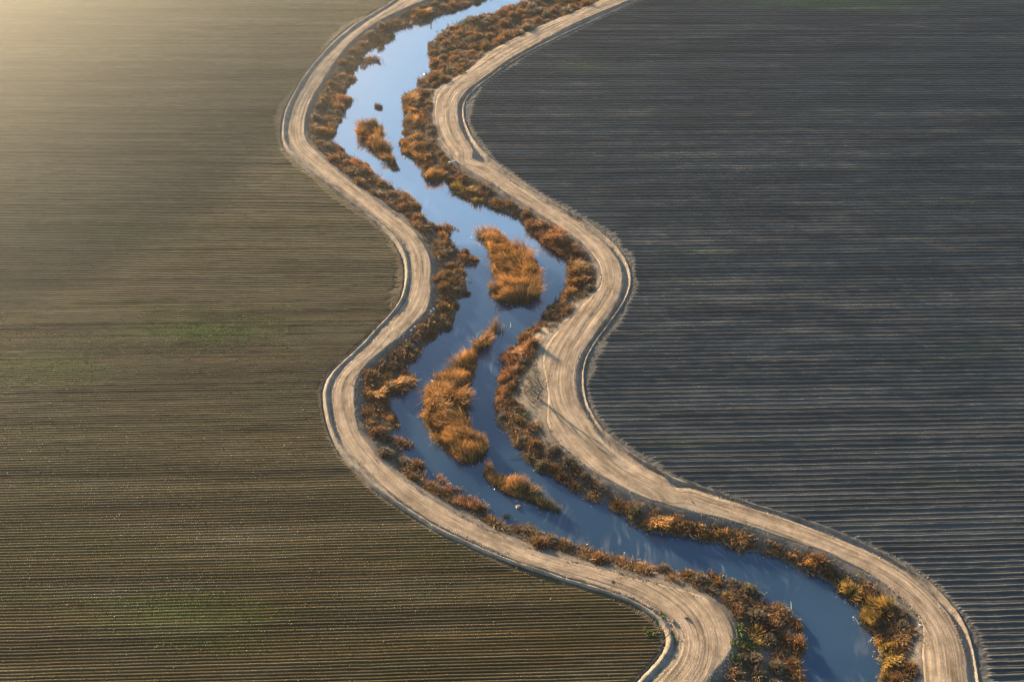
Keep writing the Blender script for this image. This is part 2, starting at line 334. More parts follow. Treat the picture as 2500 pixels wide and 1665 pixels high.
RI = tr(*B_, [(1850,0),(1700,75),(1550,140),(1400,195),(1250,260),(1100,330),(950,400),(850,455),(740,540),(640,630),(540,700),(420,760),(330,820),(270,890),(250,980),(245,1080),(260,1180)], 3.92) + \
  tr(*D_, [(330,100),(370,210),(430,310),(500,400),(590,490),(700,560),(830,620),(940,680),(1040,750),(1150,830),(1270,890),(1390,970),(1510,1050),(1630,1130),(1740,1200)]) + \
  tr(*F_, [(880,310),(990,390),(1080,460),(1160,540),(1210,620),(1250,700),(1275,790),(1280,880),(1260,950),(1200,1020),(1120,1090),(1040,1170),(970,1240),(880,1340),(790,1440)]) + \
  tr(*H_, [(1070,230),(950,340),(870,430),(820,530),(830,640),(860,740),(880,860),(890,960),(895,1080),(880,1200),(870,1300),(900,1400)]) + \
  tr(*J_, [(900,240),(1000,370),(1120,480),(1240,570),(1370,670),(1500,760),(1630,840),(1780,910),(1930,980),(2080,1040)]) + \
  tr(*Nn, [(450,420),(600,470),(750,510),(900,550),(1050,580),(1200,610),(1350,640),(1500,680),(1650,730),(1800,790),(1950,850),(2100,900)]) + \
  tr(*O_, [(150,460),(300,540),(450,600),(600,670),(740,730),(860,800),(970,890),(1080,980),(1180,1060),(1280,1160),(1370,1260),(1430,1350),(1450,1440)]) + \
  tr(*M_, [(1690,1000),(1680,1100),(1665,1180),(1655,1300),(1670,1420),(1680,1565)])
WL = [(1800,-200),(1500,-110),(1250,-30)] + tr(*A, [(2354,60),(2200,110),(2050,150),(1950,190),(1860,235),(1680,245),(1540,310),(1450,350),(1480,410),(1400,470),(1250,520),(1130,600),(1080,720),(1000,850),(960,940),(900,1020),(880,1080),(990,1130),(930,1230),(860,1330),(810,1430),(790,1530)]) + \
  tr(*C_, [(720,430),(860,520),(950,600),(1060,660),(1170,740),(1280,840),(1330,890),(1460,970),(1480,1010),(1620,1050),(1700,1130),(1790,1220),(1700,1255),(1800,1330),(1910,1390)]) + \
  tr(*E_, [(960,260),(930,340),(960,430),(1010,510),(1110,540),(1280,620),(1250,655),(1080,680),(1090,800),(1130,920),(1130,1040),(1040,1060),(960,1050),(970,1120),(1020,1190),(990,1310),(940,1380),(850,1430),(770,1490),(700,1560)]) + \
  tr(*G_, [(1310,500),(1220,600),(1130,690),(1150,740),(1250,800),(1220,880),(1110,960),(980,980),(920,1040),(960,1140),(1030,1220),(1060,1370),(980,1420),(930,1450),(960,1480),(1090,1480)]) + \
  tr(*I_, [(1220,400),(1130,440),(1070,450),(1130,540),(1180,610),(1260,680),(1350,770),(1400,840),(1500,880),(1620,940),(1740,1000),(1920,1010),(2080,1100),(2060,1180),(2030,1210),(2150,1250),(2240,1300)]) + \
  tr(*K_, [(960,160),(1080,160),(1200,190),(1320,210),(1420,260),(1530,330),(1650,360),(1800,390),(2000,450),(2070,500),(2220,520),(2300,580)]) + \
  tr(*L_, [(600,200),(720,240),(900,270),(1080,320),(1250,330),(1450,310),(1520,370),(1700,420),(1770,450),(1930,550),(1900,620),(2000,640),(2200,690),(2260,800)]) + \
  tr(*M_, [(200,850),(260,960),(280,1080),(320,1160),(300,1260),(280,1340),(280,1440),(330,1565)]) + [(1985,1760),(2000,1900)]
WR = [(1900,-200),(1700,-140),(1450,-60)] + tr(*B_, [(1140,0),(1000,45),(870,90),(850,135),(700,145),(560,180),(420,260),(280,340),(200,430),(165,520),(220,560),(240,640),(200,700),(90,760),(70,800),(100,850)], 3.92) + \
  tr(*A, [(1560,1080),(1560,1200),(1580,1330)]) + tr(*C_, [(1570,260),(1610,360),(1540,480),(1560,590),(1680,650),(1790,740),(1770,830),(1850,890),(1950,930),(2050,880)]) + \
  tr(*D_, [(480,690),(450,740),(540,830),(680,880),(730,930),(830,930),(900,970),(990,970),(1070,1020),(1170,1080),(1310,1150)]) + \
  tr(*F_, [(400,270),(480,340),(570,420),(680,510),(770,550),(800,600),(860,660),(870,780),(870,880),(840,970),(760,1080),(660,1180),(590,1260),(590,1320),(500,1400),(380,1470)]) + \
  tr(*H_, [(470,460),(340,560),(350,650),(420,680),(300,800),(330,900),(310,1010),(260,1120),(280,1280),(320,1400)]) + \
  tr(*J_, [(440,340),(500,440),(590,410),(570,510),(620,590),(760,650),(820,730),(910,740),(1000,830),(1140,880),(1260,970),(1330,1040),(1450,1060),(1600,1080),(1700,1130),(1780,1150),(1790,1250),(1870,1330),(2000,1390),(2100,1420)]) + \
  tr(*Nn, [(750,825),(900,830),(940,880),(1050,900),(1250,920),(1360,970),(1450,1030),(1650,1000),(1740,1070),(1880,1070),(1980,1140),(2150,1230)]) + \
  tr(*O_, [(300,860),(400,920),(450,1020),(550,1090),(680,1130),(720,1200),(690,1280),(740,1400),(850,1490)]) + \
  tr(*M_, [(1110,1140),(1200,1200),(1110,1300),(1200,1380),(1200,1450),(1140,1565)]) + [(2145,1760),(2150,1900)]

ZW, ZR = -2.0, 0.28
YS = np.arange(-190, 1905, 3.0)
def ycurve(pts, sig=4.0):
    p = np.array(sorted(pts, key=lambda q: q[1]))
    y, ix = np.unique(p[:, 1], return_index=True); x = p[ix, 0]
    core = np.arange(y[0], y[-1], 3.0)
    xc = gsmooth(np.interp(core, y, x), sig)
    s0 = (xc[12] - xc[0]) / 36.0; s1 = (xc[-1] - xc[-25]) / 72.0
    out = np.interp(YS, core, xc)
    out = np.where(YS < core[0], xc[0] + (YS - core[0]) * s0, out)
    out = np.where(YS > core[-1], xc[-1] + (YS - core[-1]) * s1, out)
    return np.stack([out, YS], 1)
cLF, cLO, cLI, cRF, cRO, cRI = [ycurve(c) for c in (LF, LO, LI, RF, RO, RI)]
def g2(c, z): return unproject(c, z)[:, :2]
gLF, gLO, gLI = g2(cLF, 0.0), g2(cLO, ZR), g2(cLI, ZR)
gRF, gRO, gRI = g2(cRF, 0.0), g2(cRO, ZR), g2(cRI, ZR)
gWL, gWR = g2(WL, ZW + .5), g2(WR, ZW + .2)
def resample(p, step):
    d = np.r_[0, np.cumsum(np.hypot(*np.diff(p, axis=0).T))]
    n = int(d[-1] / step) + 1; s = np.linspace(0, d[-1], n)
    return np.stack([np.interp(s, d, p[:, 0]), np.interp(s, d, p[:, 1])], 1), s
def inpoly(pts, poly):
    x, y = pts[:, 0], pts[:, 1]; c = np.zeros(len(pts), bool)
    x1, y1 = poly[:, 0], poly[:, 1]; x2, y2 = np.roll(x1, -1), np.roll(y1, -1)
    for a, b, c2, d in zip(x1, y1, x2, y2):
        if b == d: continue
        k = (b > y) != (d > y)
        c ^= k & (x < (c2 - a) * (y - b) / (d - b) + a)
    return c
def distto(pts, line, chunk=4000):
    out = np.empty(len(pts))
    a = line[:-1]; ab = line[1:] - a; L2 = (ab ** 2).sum(1) + 1e-9
    for i in range(0, len(pts), chunk):
        q = pts[i:i + chunk, None, :] - a[None]
        tt = np.clip((q * ab[None]).sum(-1) / L2[None], 0, 1)
        out[i:i + chunk] = np.sqrt(((q - tt[..., None] * ab[None]) ** 2).sum(-1).min(1))
    return out

# ------------------------------------------------------------------ far ground sheet
v = np.array([[-6000, -6000, -3.6], [6000, -6000, -3.6], [6000, 9000, -3.6], [-6000, 9000, -3.6]], float)
tag(mesh_obj('ground', v, [[0, 1, 2, 3]], M['ground']), kind='structure')

# ------------------------------------------------------------------ roads and ditches (lofted along the traced lines)
def offs(cen, tan, nor, curve):
    cd_, _ = resample(curve, .3)
    out = np.empty(len(cen))
    for i in range(len(cen)):
        q = cd_ - cen[i]; a = q @ tan[i]; b_ = q @ nor[i]
        k = np.argmin(np.abs(a) + .25 * np.abs(b_) + 1e3 * (np.abs(b_) > 22))
        out[i] = b_[k]
    return out
def road_side(side, gF, gO, gI, pits, prof, deep):
    mid = (gO + gI) / 2
    cen, s = resample(mid, .5)
    cen = np.stack([gsmooth(cen[:, 0], 8), gsmooth(cen[:, 1], 8)], 1)
    tan = np.gradient(cen, axis=0); tan /= np.linalg.norm(tan, axis=1)[:, None]
    nor = np.stack([tan[:, 1], -tan[:, 0]], 1)
    if np.mean(((gF[::7][:len(cen)] .mean(0)) - cen.mean(0)) * nor.mean(0)) is None: pass
    # outward normal
    k = len(cen) // 2
    q = gF[np.argmin(np.hypot(*(gF - cen[k]).T))] - cen[k]
    if q @ nor[k] < 0: nor = -nor
    oF, oO, oI = [gsmooth(offs(cen, tan, nor, g), 3) for g in (gF, gO, gI)]
    oF = np.maximum(oF, oO + 1.2)
    for (px, py, dep, wid, inn) in pits:           # washed out cuts into the road edge
        c = unproject([(px, py)], ZR)[0, :2]
        i0 = np.argmin(np.hypot(*(cen - c).T)); gsn = np.exp(-((s - s[i0]) / wid) ** 2)
        oO = oO - gsn * inn; deep = deep + gsn * dep if np.ndim(deep) else deep + gsn * dep
    pos = lambda o: cen + nor * o[:, None]
    n = len(cen)
    # road surface
    us = np.r_[np.linspace(0, 1, 26)]
    cols = []; uvs = []
    for u in us:
        o = oO + (oI - oO) * u
        o = o + (fbm(s, s * 0, 2.6, 3, 3) - .5) * .5 * (1 - min(1, u * 8)) + (fbm(s, s * 0, 5.0, 9, 3) - .5) * .9 * (1 - min(1, (1 - u) * 8))
        w_ = (oO - oI)
        z = ZR + .05 * np.sin(u * math.pi) + (fbm(np.full(n, u) * w_ * 1.6, s * .06, 1.0, side + 5, 2) - .5) * .13 + (vnoise(np.full(n, u) * w_, s, .9, side) - .5) * .04
        if u == 0: z = z - .02
        cols.append(np.column_stack([pos(o), z])); uvs.append(np.column_stack([u * w_, s]))
    for dd, dz in ((.25, -.40), (.7, -1.1), (1.2, -1.7)):     # shoulder going down into the bank
        o = oI - dd
        cols.append(np.column_stack([pos(o), ZR + dz + (fbm(s, s * 0 + dd, 4.0, 2, 3) - .5) * .3])); uvs.append(np.column_stack([(oO - oI) + dd, s]))
    V = np.stack(cols, 1).reshape(-1, 3); U = np.stack(uvs, 1).reshape(-1, 2)
    tag(mesh_obj('dirt_road', V, grid_faces(n, len(cols)), M['road'], smooth=True, uv=U), kind='structure')
    # ditch and berm between road and field
    cols = []
    for j, (u, z, dm) in enumerate(prof):
        o = oF + (oO - oF) * np.clip(u, 0, 1) + (1.8 if u < 0 else 0) + (-.15 if u >= 1 else 0)
        zz = z * np.where(dm, deep, 1.0) if np.ndim(deep) or dm else z
        jit = (vnoise(s, s * 0 + j * 3.3, .7, j) - .5) + 1.1 * (fbm(s, s * 0 + j * .4, 4.5, j % 2 + 3, 2) - .5)
        if 0 <= u < 1:
            o = o + jit * .22; zz = zz * (.55 + .9 * fbm(s, s * 0 + j * .2, 7.0, 41, 3)) + (vnoise(s, s * 0 + j * 7.7, .6, j + 11) - .5) * .16
        cols.append(np.column_stack([pos(o), np.broadcast_to(zz, (n,))]))
    V = np.stack(cols, 1).reshape(-1, 3)
    tag(mesh_obj('ditch', V, grid_faces(n, len(cols)), M['ditch'], smooth=False), kind='structure')
    return cen, nor, oF, oO, oI
_lm = (gLO + gLI) / 2
_c, _s = resample(_lm, .5)
_py = project(np.column_stack([_c, np.full(len(_c), ZR)]))[:, 1]
deepL = 1 + 1.3 * sstep(_py, 1290, 1350) * (1 - sstep(_py, 1480, 1520))
berm = 1 - .75 * sstep(_py, 1270, 1330) * (1 - sstep(_py, 1490, 1530))
profL = [(-1, -.10, 0), (0, -.08, 0), (.05, -.50, 1), (.13, -.52, 1), (.24, .10, 0), (.38, .58, 0), (.50, .64, 0), (.60, .50, 0), (.80, .02, 0), (.93, .10, 0), (1.0, ZR - .03, 0), (1.02, ZR - .06, 0)]
LS = road_side(1, gLF, gLO, gLI, [], profL, deepL)
profR = [(-1, -.10, 0), (0, -.08, 0), (.04, -.02, 0), (.10, .24, 0), (.17, .22, 0), (.27, -.25, 1), (.45, -.55, 1), (.62, -.50, 1), (.85, -.05, 1), (.95, .14, 0), (1.0, ZR - .03, 0), (1.02, ZR - .06, 0)]
RS = road_side(2, gRF, gRO, gRI, [(1172, 384, .9, 3.2, 2.6), (1655, 1182, .9, 2.2, 1.6)], profR, np.ones(len(resample((gRO + gRI) / 2, .5)[0])))

# ------------------------------------------------------------------ fields of planted beds
ca, sa = math.cos(ROWANG), math.sin(ROWANG)
def torow(g): return np.stack([g[:, 0] * ca + g[:, 1] * sa, -g[:, 0] * sa + g[:, 1] * ca], 1)
def fromrow(x, y): return x * ca - y * sa, x * sa + y * ca
def field(name, gF, sgn, spacing, xfar, prof, ncol, mat, seed, headland, rough_=.05):
    e = torow(gF); o = np.argsort(e[:, 1]); ey, ex = e[o, 1], e[o, 0]
    y0, y1 = -120.0, 250.0
    ys = np.arange(y0, y1, spacing); R_ = len(ys)
    K = len(prof)
    fr = np.array([a for a, _ in prof]); pz = np.array([b_ for _, b_ in prof])
    xek = np.stack([np.interp(ys + spacing * f, ey, ex) for f in fr], 1) + sgn * .10      # every line of a bed ends on the traced edge
    xe = xek.min(1) if sgn < 0 else xek.max(1)
    tt = np.linspace(0, 1, ncol) ** 1.35
    XX = xek[:, None, :] + sgn * tt[None, :, None] * np.abs(xfar - xek)[:, None, :]
    d = np.abs(XX - xek[:, None, :])
    hn = fbm(np.arange(R_) * spacing, np.zeros(R_), 11, seed, 3)
    rnd = .12 + headland * np.clip(hn - .42, 0, 1) * 3.0 * (.8 + .4 * rng.random(R_)) + rng.random(R_) * .2
    fade = sstep(d, rnd[:, None, None], rnd[:, None, None] + .6)
    Y = ys[:, None, None] + spacing * fr[None, None] + np.zeros((R_, ncol, K))
    rowh = (.7 + .6 * rng.random(R_))[:, None, None]
    n1 = fbm(XX * .35 , Y * 1.3, 1.0, seed + 2, 3); n2 = vnoise(XX, Y, .45, seed + 4); n3 = fbm(XX * .06, Y * .5, 1.0, seed + 7, 3)
    amp = (.65 + .7 * n1) * rowh * (.6 + .8 * n3)
    Z = pz[None, None] * amp * fade
    inner = (fr > 0.001) & (fr < .999)
    Z = Z + np.where(inner[None, None], (n2 - .5) * (rough_ + .12 * (1 - fade)), 0)
    Y = Y + np.where(inner[None, None], (n1 - .5) * .12 * spacing, 0)
    Y = Y + (fbm(XX[..., :1], Y[..., :1] * .35, 9.0, seed + 31, 2) - .5) * (.30 if sgn < 0 else .14) * spacing
    gx, gy = fromrow(XX, Y)
    hl = (1 - sstep(d, .2, .9 + rnd[:, None, None] * 1.0)) * (.25 + .75 * fbm(XX, Y, 2.0, seed + 21, 2))
    V = np.stack([gx, gy, Z], -1).reshape(-1, 3)
    base = grid_faces(ncol, K)
    Fc = (base[None] + (np.arange(R_) * ncol * K)[:, None, None]).reshape(-1, 4)
    if sgn < 0: Fc = Fc[:, ::-1]
    # keep near the view
    tag(mesh_obj(name, V, Fc, mat, smooth=False, attrs={'headland': hl.ravel()}), kind='structure')
    return ys, xe
PL = [(0, 0), (.10, .0), (.22, .70), (.30, .95), (.50, 1.0), (.70, .80), (.90, .25), (1, 0)]
SPL, SPR = 0.66, 1.33
HL = .165; HR_ = .29
fl = field('field', gLF, -1, SPL, -265.0, [(a, b_ * HL) for a, b_ in PL], 210, M['soil_left'], 3, 2.2, .03)
PR = [(0, 0), (.05, .45), (.12, .97), (.21, 1.0), (.33, .55), (.42, .16), (.50, .14), (.56, .40), (.62, .42), (.70, .20), (.85, .02), (1, 0)]
fr_ = field('field', gRF, 1, SPR, 285.0, [(a, b_ * HR_) for a, b_ in PR], 230, M['soil_right'], 13, 1.8, .05)

# ------------------------------------------------------------------ river bank and water
gs = .6
wpoly = np.vstack([gWL, gWR[::-1]])
bx = np.arange(min(gLI[:, 0].min(), gRI[:, 0].min()) - 4, max(gRI[:, 0].max(), gLI[:, 0].max()) + 4, gs)
by = np.arange(-125, 290, gs)
GX, GY = np.meshgrid(bx, by, indexing='ij'); P2 = np.stack([GX.ravel(), GY.ravel()], 1)
pp = project(np.column_stack([P2, np.full(len(P2), ZR)]))
xl = np.interp(pp[:, 1], YS, cLI[:, 0]); xr = np.interp(pp[:, 1], YS, cRI[:, 0])
use = (pp[:, 0] > xl - 14) & (pp[:, 0] < xr + 14) & (pp[:, 1] > -185) & (pp[:, 1] < 1890)
idx = np.where(use)[0]; Q = P2[idx]
rLI, rRI = resample(gLI, 1.5)[0], resample(gRI, 1.5)[0]
dL, dR = distto(Q, rLI), distto(Q, rRI)
inside = (pp[idx, 0] > xl[idx]) & (pp[idx, 0] < xr[idx])
wat = inpoly(Q, wpoly)
rW = np.vstack([resample(gWL, 1.0)[0]]); rW2 = resample(gWR, 1.0)[0]
dW = np.minimum(distto(Q, rW), distto(Q, rW2))
def land_z(Q, dL, dR, dW, wat, inside):
    dr = np.minimum(dL, dR)
    do = np.where(inside, 0, dr); dr = np.where(inside, dr, 0)
    nz = (fbm(Q[:, 0], Q[:, 1], 2.6, 21, 3) - .5)
    z = ZW + .05 + .45 * np.clip(dW / 3, 0, 1) + (ZR - ZW - .55) * np.exp(-(dr / 2.6) ** 1.6) + nz * .45 * np.clip(dr / 1.5, 0, 1)
    z = np.where(inside, z, ZR - .12 - .5 * np.clip((do - .4) / 2, 0, 1))
    z = np.where(wat & (dr > 1.2), ZW - .25 - .5 * np.clip(dW / 2, 0, 1), z)
    return np.minimum(z, ZR - .11)
Z = land_z(Q, dL, dR, dW, wat, inside)
# bare pale hump beside the right road
hump = unproject([(1318, 948)], 0)[0, :2]
hump2 = unproject([(1338, 838)], 0)[0, :2]
hz = np.maximum(np.exp(-(((Q[:, 0] - hump[0]) / 6.0) ** 2 + ((Q[:, 1] - hump[1]) / 9.0) ** 2) ** 2), np.exp(-(((Q[:, 0] - hump2[0]) / 4.5) ** 2 + ((Q[:, 1] - hump2[1]) / 7.0) ** 2) ** 2))
Z = np.where(wat, Z, Z + hz * (ZR - .15 - Z) * .85)
remap = -np.ones(len(P2), int); remap[idx] = np.arange(len(idx))
gf = remap[grid_faces(len(bx), len(by))]; gf = gf[(gf >= 0).all(1)]
tag(mesh_obj('riverbank', np.column_stack([Q, Z]), gf, M['bank'], smooth=True, attrs={'sand': np.clip(hz * 1.1, 0, 1) * (.4 + .6 * fbm(Q[:, 0], Q[:, 1], 2.5, 77, 3)) + .15 * np.exp(-np.minimum(dL, dR) / 1.2)}), kind='structure')
# water sheet: a quad strip between generous limits, cut by the banks
wm = wat | (dW < 2.0)
ok = np.zeros(len(P2), bool); ok[idx] = wm
st = 1
gfa = grid_faces(len(bx), len(by)); gfa = gfa[ok[gfa].all(1)]
uq, inv = np.unique(gfa, return_inverse=True)
tag(mesh_obj('river', np.column_stack([P2[uq], np.full(len(uq), ZW)]), inv.reshape(gfa.shape), M['water']), kind='structure')
zgrid = np.full(len(P2), np.nan); zgrid[idx] = Z
zg2 = zgrid.reshape(len(bx), len(by))
def bank_z(q):
    i = np.clip(np.round((q[:, 0] - bx[0]) / gs).astype(int), 0, len(bx) - 1); j = np.clip(np.round((q[:, 1] - by[0]) / gs).astype(int), 0, len(by) - 1)
    z = zg2[i, j]; return np.where(np.isnan(z), ZW, np.maximum(z, ZW - .05))

# ------------------------------------------------------------------ blades
def blades(base, H, lean, width, droop, rg, tint):
    """base (n,3) H (n) lean (n,2): strips of three rows, bending over towards the tip"""
    n = len(base)
    ang = rg.random(n) * 2 * math.pi
    wv = np.stack([np.cos(ang), np.sin(ang), np.zeros(n)], 1) * (width * .5)[:, None]
    ln = np.column_stack([lean, np.zeros(n)])
    p0 = base
    p1 = base + np.array([0, 0, 1.0]) * (H * .62)[:, None] + ln * (H * .38)[:, None]
    p2 = base + np.array([0, 0, 1.0]) * (H * (1 - droop))[:, None] + ln * (H * (.95 + droop))[:, None]
    V = np.stack([p0 - wv, p0 + wv, p1 - wv * .95, p1 + wv * .95, p2 - wv * .45, p2 + wv * .45], 1).reshape(-1, 3)
    o = np.arange(n)[:, None, None] * 6
    Fc = (np.array([[0, 1, 3, 2], [2, 3, 5, 4]])[None] + o).reshape(-1, 4)
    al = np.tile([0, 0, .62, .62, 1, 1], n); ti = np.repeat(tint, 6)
    return V, Fc, al, ti
def poly_base(px, H, zb):
    """photo outline of a stand of height H -> its outline on the ground"""
    p = np.array(px, float)
    a = .5 * np.sum(p[:, 0] * np.roll(p[:, 1], -1) - np.roll(p[:, 0], -1) * p[:, 1])
    e = np.roll(p, -1, 0) - np.roll(p, 1, 0)
    ny = -e[:, 0] / (np.linalg.norm(e, axis=1) + 1e-9) * (1 if a > 0 else -1)
    tz = np.clip(.5 - .5 * ny, 0, 1)
    return unproject(p, zb + H * .92 * tz)[:, :2]
def scatter(poly, dens, rg):
    mn, mx = poly.min(0), poly.max(0)
    n = int(dens * (mx - mn).prod())
    q = mn + rg.random((n, 2)) * (mx - mn)
    return q[inpoly(q, poly)]
def reed_stand(px, H, mat, seed, dens=24, ridge=.45, zb=ZW, width=.10, floor=None):
    rg = np.random.default_rng(seed)
    poly = poly_base(px, H, zb)
    q = scatter(poly, dens, rg)
    edge = distto(q, np.vstack([poly, poly[:1]]))
    keep = rg.random(len(q)) < np.clip(.45 + edge / .5, 0, 1)
    q, edge = q[keep], edge[keep]
    q = q + rg.normal(0, .22, q.shape)
    z = bank_z(q)
    ca_ = rg.random() * .6 - .3
    rn = fbm(q[:, 0] * .45 + q[:, 1] * ca_, q[:, 1] * 1.05, 2.0, seed % 40, 2)
    lump = fbm(q[:, 0], q[:, 1], 3.2, seed % 37 + 3, 2)
    hh = .9 * H * (1 - ridge + ridge * (1.3 * sstep(rn, .3, .7) + .5 * lump)) * (.72 + .28 * np.clip(edge / 1.2, 0, 1)) * (.85 + .3 * rg.random(len(q)))
    la = fbm(q[:, 0], q[:, 1], 4.0, seed % 29 + 7, 2) * 9 + seed
    lm = .18 + .75 * fbm(q[:, 0], q[:, 1], 2.2, seed % 23 + 9, 2) ** 1.5
    lean = np.stack([np.cos(la), np.sin(la)], 1) * lm[:, None] + rg.normal(0, .16, q.shape)
    tint = np.clip(.5 + 1.5 * (fbm(q[:, 0], q[:, 1], 2.0, seed % 31 + 13, 3) - .5) + rg.normal(0, .22, len(q)), 0, 1)
    V, Fc, al, ti = blades(np.column_stack([q, z - .05]), hh, lean, width * (.7 + .6 * rg.random(len(q))), .06 + .14 * rg.random(len(q)), rg, tint)
    c = np.array([poly[:, 0].mean(), poly[:, 1].mean(), zb])
    return V - c, Fc, al, ti, c, poly
def mat_mound(poly, c, h, seed):
    """low dark mound of roots and mud under a stand"""
    mn, mx = poly.min(0) - .5, poly.max(0) + .5
    ax, ay = np.arange(mn[0], mx[0], .45), np.arange(mn[1], mx[1], .45)
    gx_, gy_ = np.meshgrid(ax, ay, indexing='ij'); q = np.column_stack([gx_.ravel(), gy_.ravel()])
    e = distto(q, np.vstack([poly, poly[:1]])) * np.where(inpoly(q, poly), 1, -1)
    z = ZW - .12 + np.clip(e - .45, -.3, .9) * .35 + (vnoise(q[:, 0], q[:, 1], .8, seed) - .5) * .1
    k = e > .2; f = grid_faces(len(ax), len(ay)); f = f[k[f].all(1)]
    u, inv = np.unique(f, return_inverse=True)
    return np.column_stack([q[u], z[u]]) - c, inv.reshape(f.shape)

def island(name, px, H, mats, label, cat='reed island', seed=1, dens=42, ridge=.72):
    lw = bool(label.startswith('slanting'))
    V, Fc, al, ti, c, poly = reed_stand(px, H, mats, seed, dens * (1.4 if lw else 1), ridge - (.25 if lw else 0), width=.075)
    r = empty(name, c); tag(r, label, cat, 'reed islands standing in the river')
    mv, mf = mat_mound(poly, c, .25, seed)
    mesh_obj('root_mat', mv, mf, M['mud'], parent=r, smooth=True)
    if lw:        # its lower end is a darker, greener stand of its own
        nb_ = len(V) // 6; bx_ = V.reshape(nb_, 6, 3)[:, 0, 0] + np.random.default_rng(3).normal(0, 1.2, nb_); lo_ = bx_ > 1.5
        for sel_, mm_, nm_ in ((~lo_, mats, 'reeds'), (lo_, M['reed_olive'], 'olive_reeds')):
            k6 = np.repeat(sel_, 6); nn_ = int(sel_.sum())
            f_ = (np.array([[0, 1, 3, 2], [2, 3, 5, 4]])[None] + np.arange(nn_)[:, None, None] * 6).reshape(-1, 4)
            mesh_obj(nm_, V[k6], f_, mm_, parent=r, attrs={'along': al[k6], 'tint': ti[k6]})
    else:
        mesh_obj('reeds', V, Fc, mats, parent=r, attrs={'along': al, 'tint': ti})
    return r, poly
def bed(px, H, mat, label, seed, dens=30, ridge=.6, name='reed_bed', cat='reed bed', group='reed beds along the river banks', width=.095):
    V, Fc, al, ti, c, poly = reed_stand(px, H, mat, seed, dens, ridge, width=width)
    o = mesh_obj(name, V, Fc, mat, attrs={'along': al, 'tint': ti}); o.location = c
    tag(o, label, cat, group)
    return poly

ISL = [
 ('reed_island', tr(*C_, [(1050,270),(1080,220),(1180,200),(1280,210),(1330,260),(1335,340),(1330,430),(1390,470),(1430,560),(1480,630),(1530,720),(1545,760),(1510,795),(1450,770),(1380,680),(1290,620),(1220,560),(1170,510),(1140,460),(1080,430),(1045,360)]), 2.8, 'reed', 'narrow orange reed island tapering to a tail below the small round bush', 11),
 ('reed_island', tr(*E_, [(1150,290),(1260,265),(1400,245),(1530,285),(1600,360),(1700,390),(1800,450),(1880,530),(1940,610),(1980,690),(1970,800),(1950,860),(2000,910),(1990,980),(1930,1070),(1850,1160),(1700,1165),(1560,1140),(1450,1090),(1400,1000),(1380,910),(1490,890),(1430,760),(1450,650),(1400,560),(1350,470),(1270,400),(1200,350)]), 3.2, 'reed', 'broad terraced orange reed island in the wide bend beside the right road', 23),
 ('reed_island', tr(*G_, [(2310,200),(2250,160),(2150,150),(2090,200),(2030,270),(1940,330),(1910,400),(1890,460),(1830,520),(1740,560),(1560,670),(1480,750),(1430,840),(1340,930),(1330,1050),(1360,1150),(1310,1240),(1390,1340),(1440,1420),(1450,1530)]) + tr(*I_, [(1460,330),(1560,420),(1640,520),(1760,610),(1860,640),(1990,590),(2060,500),(2080,380),(2050,310),(1980,290),(1920,230),(1870,110)]) + tr(*G_, [(1840,1180),(1850,1050),(1870,900),(1920,760),(1950,640),(1960,530),(2060,470),(2130,350),(2220,270)]), 3.2, 'reed', 'longest golden reed island, broad below with a thin crooked upper arm', 37),
 ('reed_island', tr(*J_, [(140,650),(180,600),(250,620),(290,670),(400,720),(480,760),(560,790),(680,850),(790,930),(880,1000),(960,1060),(1050,1110),(1050,1160),(990,1200),(900,1180),(760,1120),(690,1080),(560,1030),(430,1000),(330,930),(240,870),(170,790),(140,720)]), 2.9, 'reed', 'slanting reed island, orange at its upper end and dark olive at its lower end', 41),
]
ipolys = []
for nm, px, H, mk, lab, sd_ in ISL:
    r, poly = island(nm, px, H, M[mk], lab, seed=sd_)
    ipolys.append(poly)
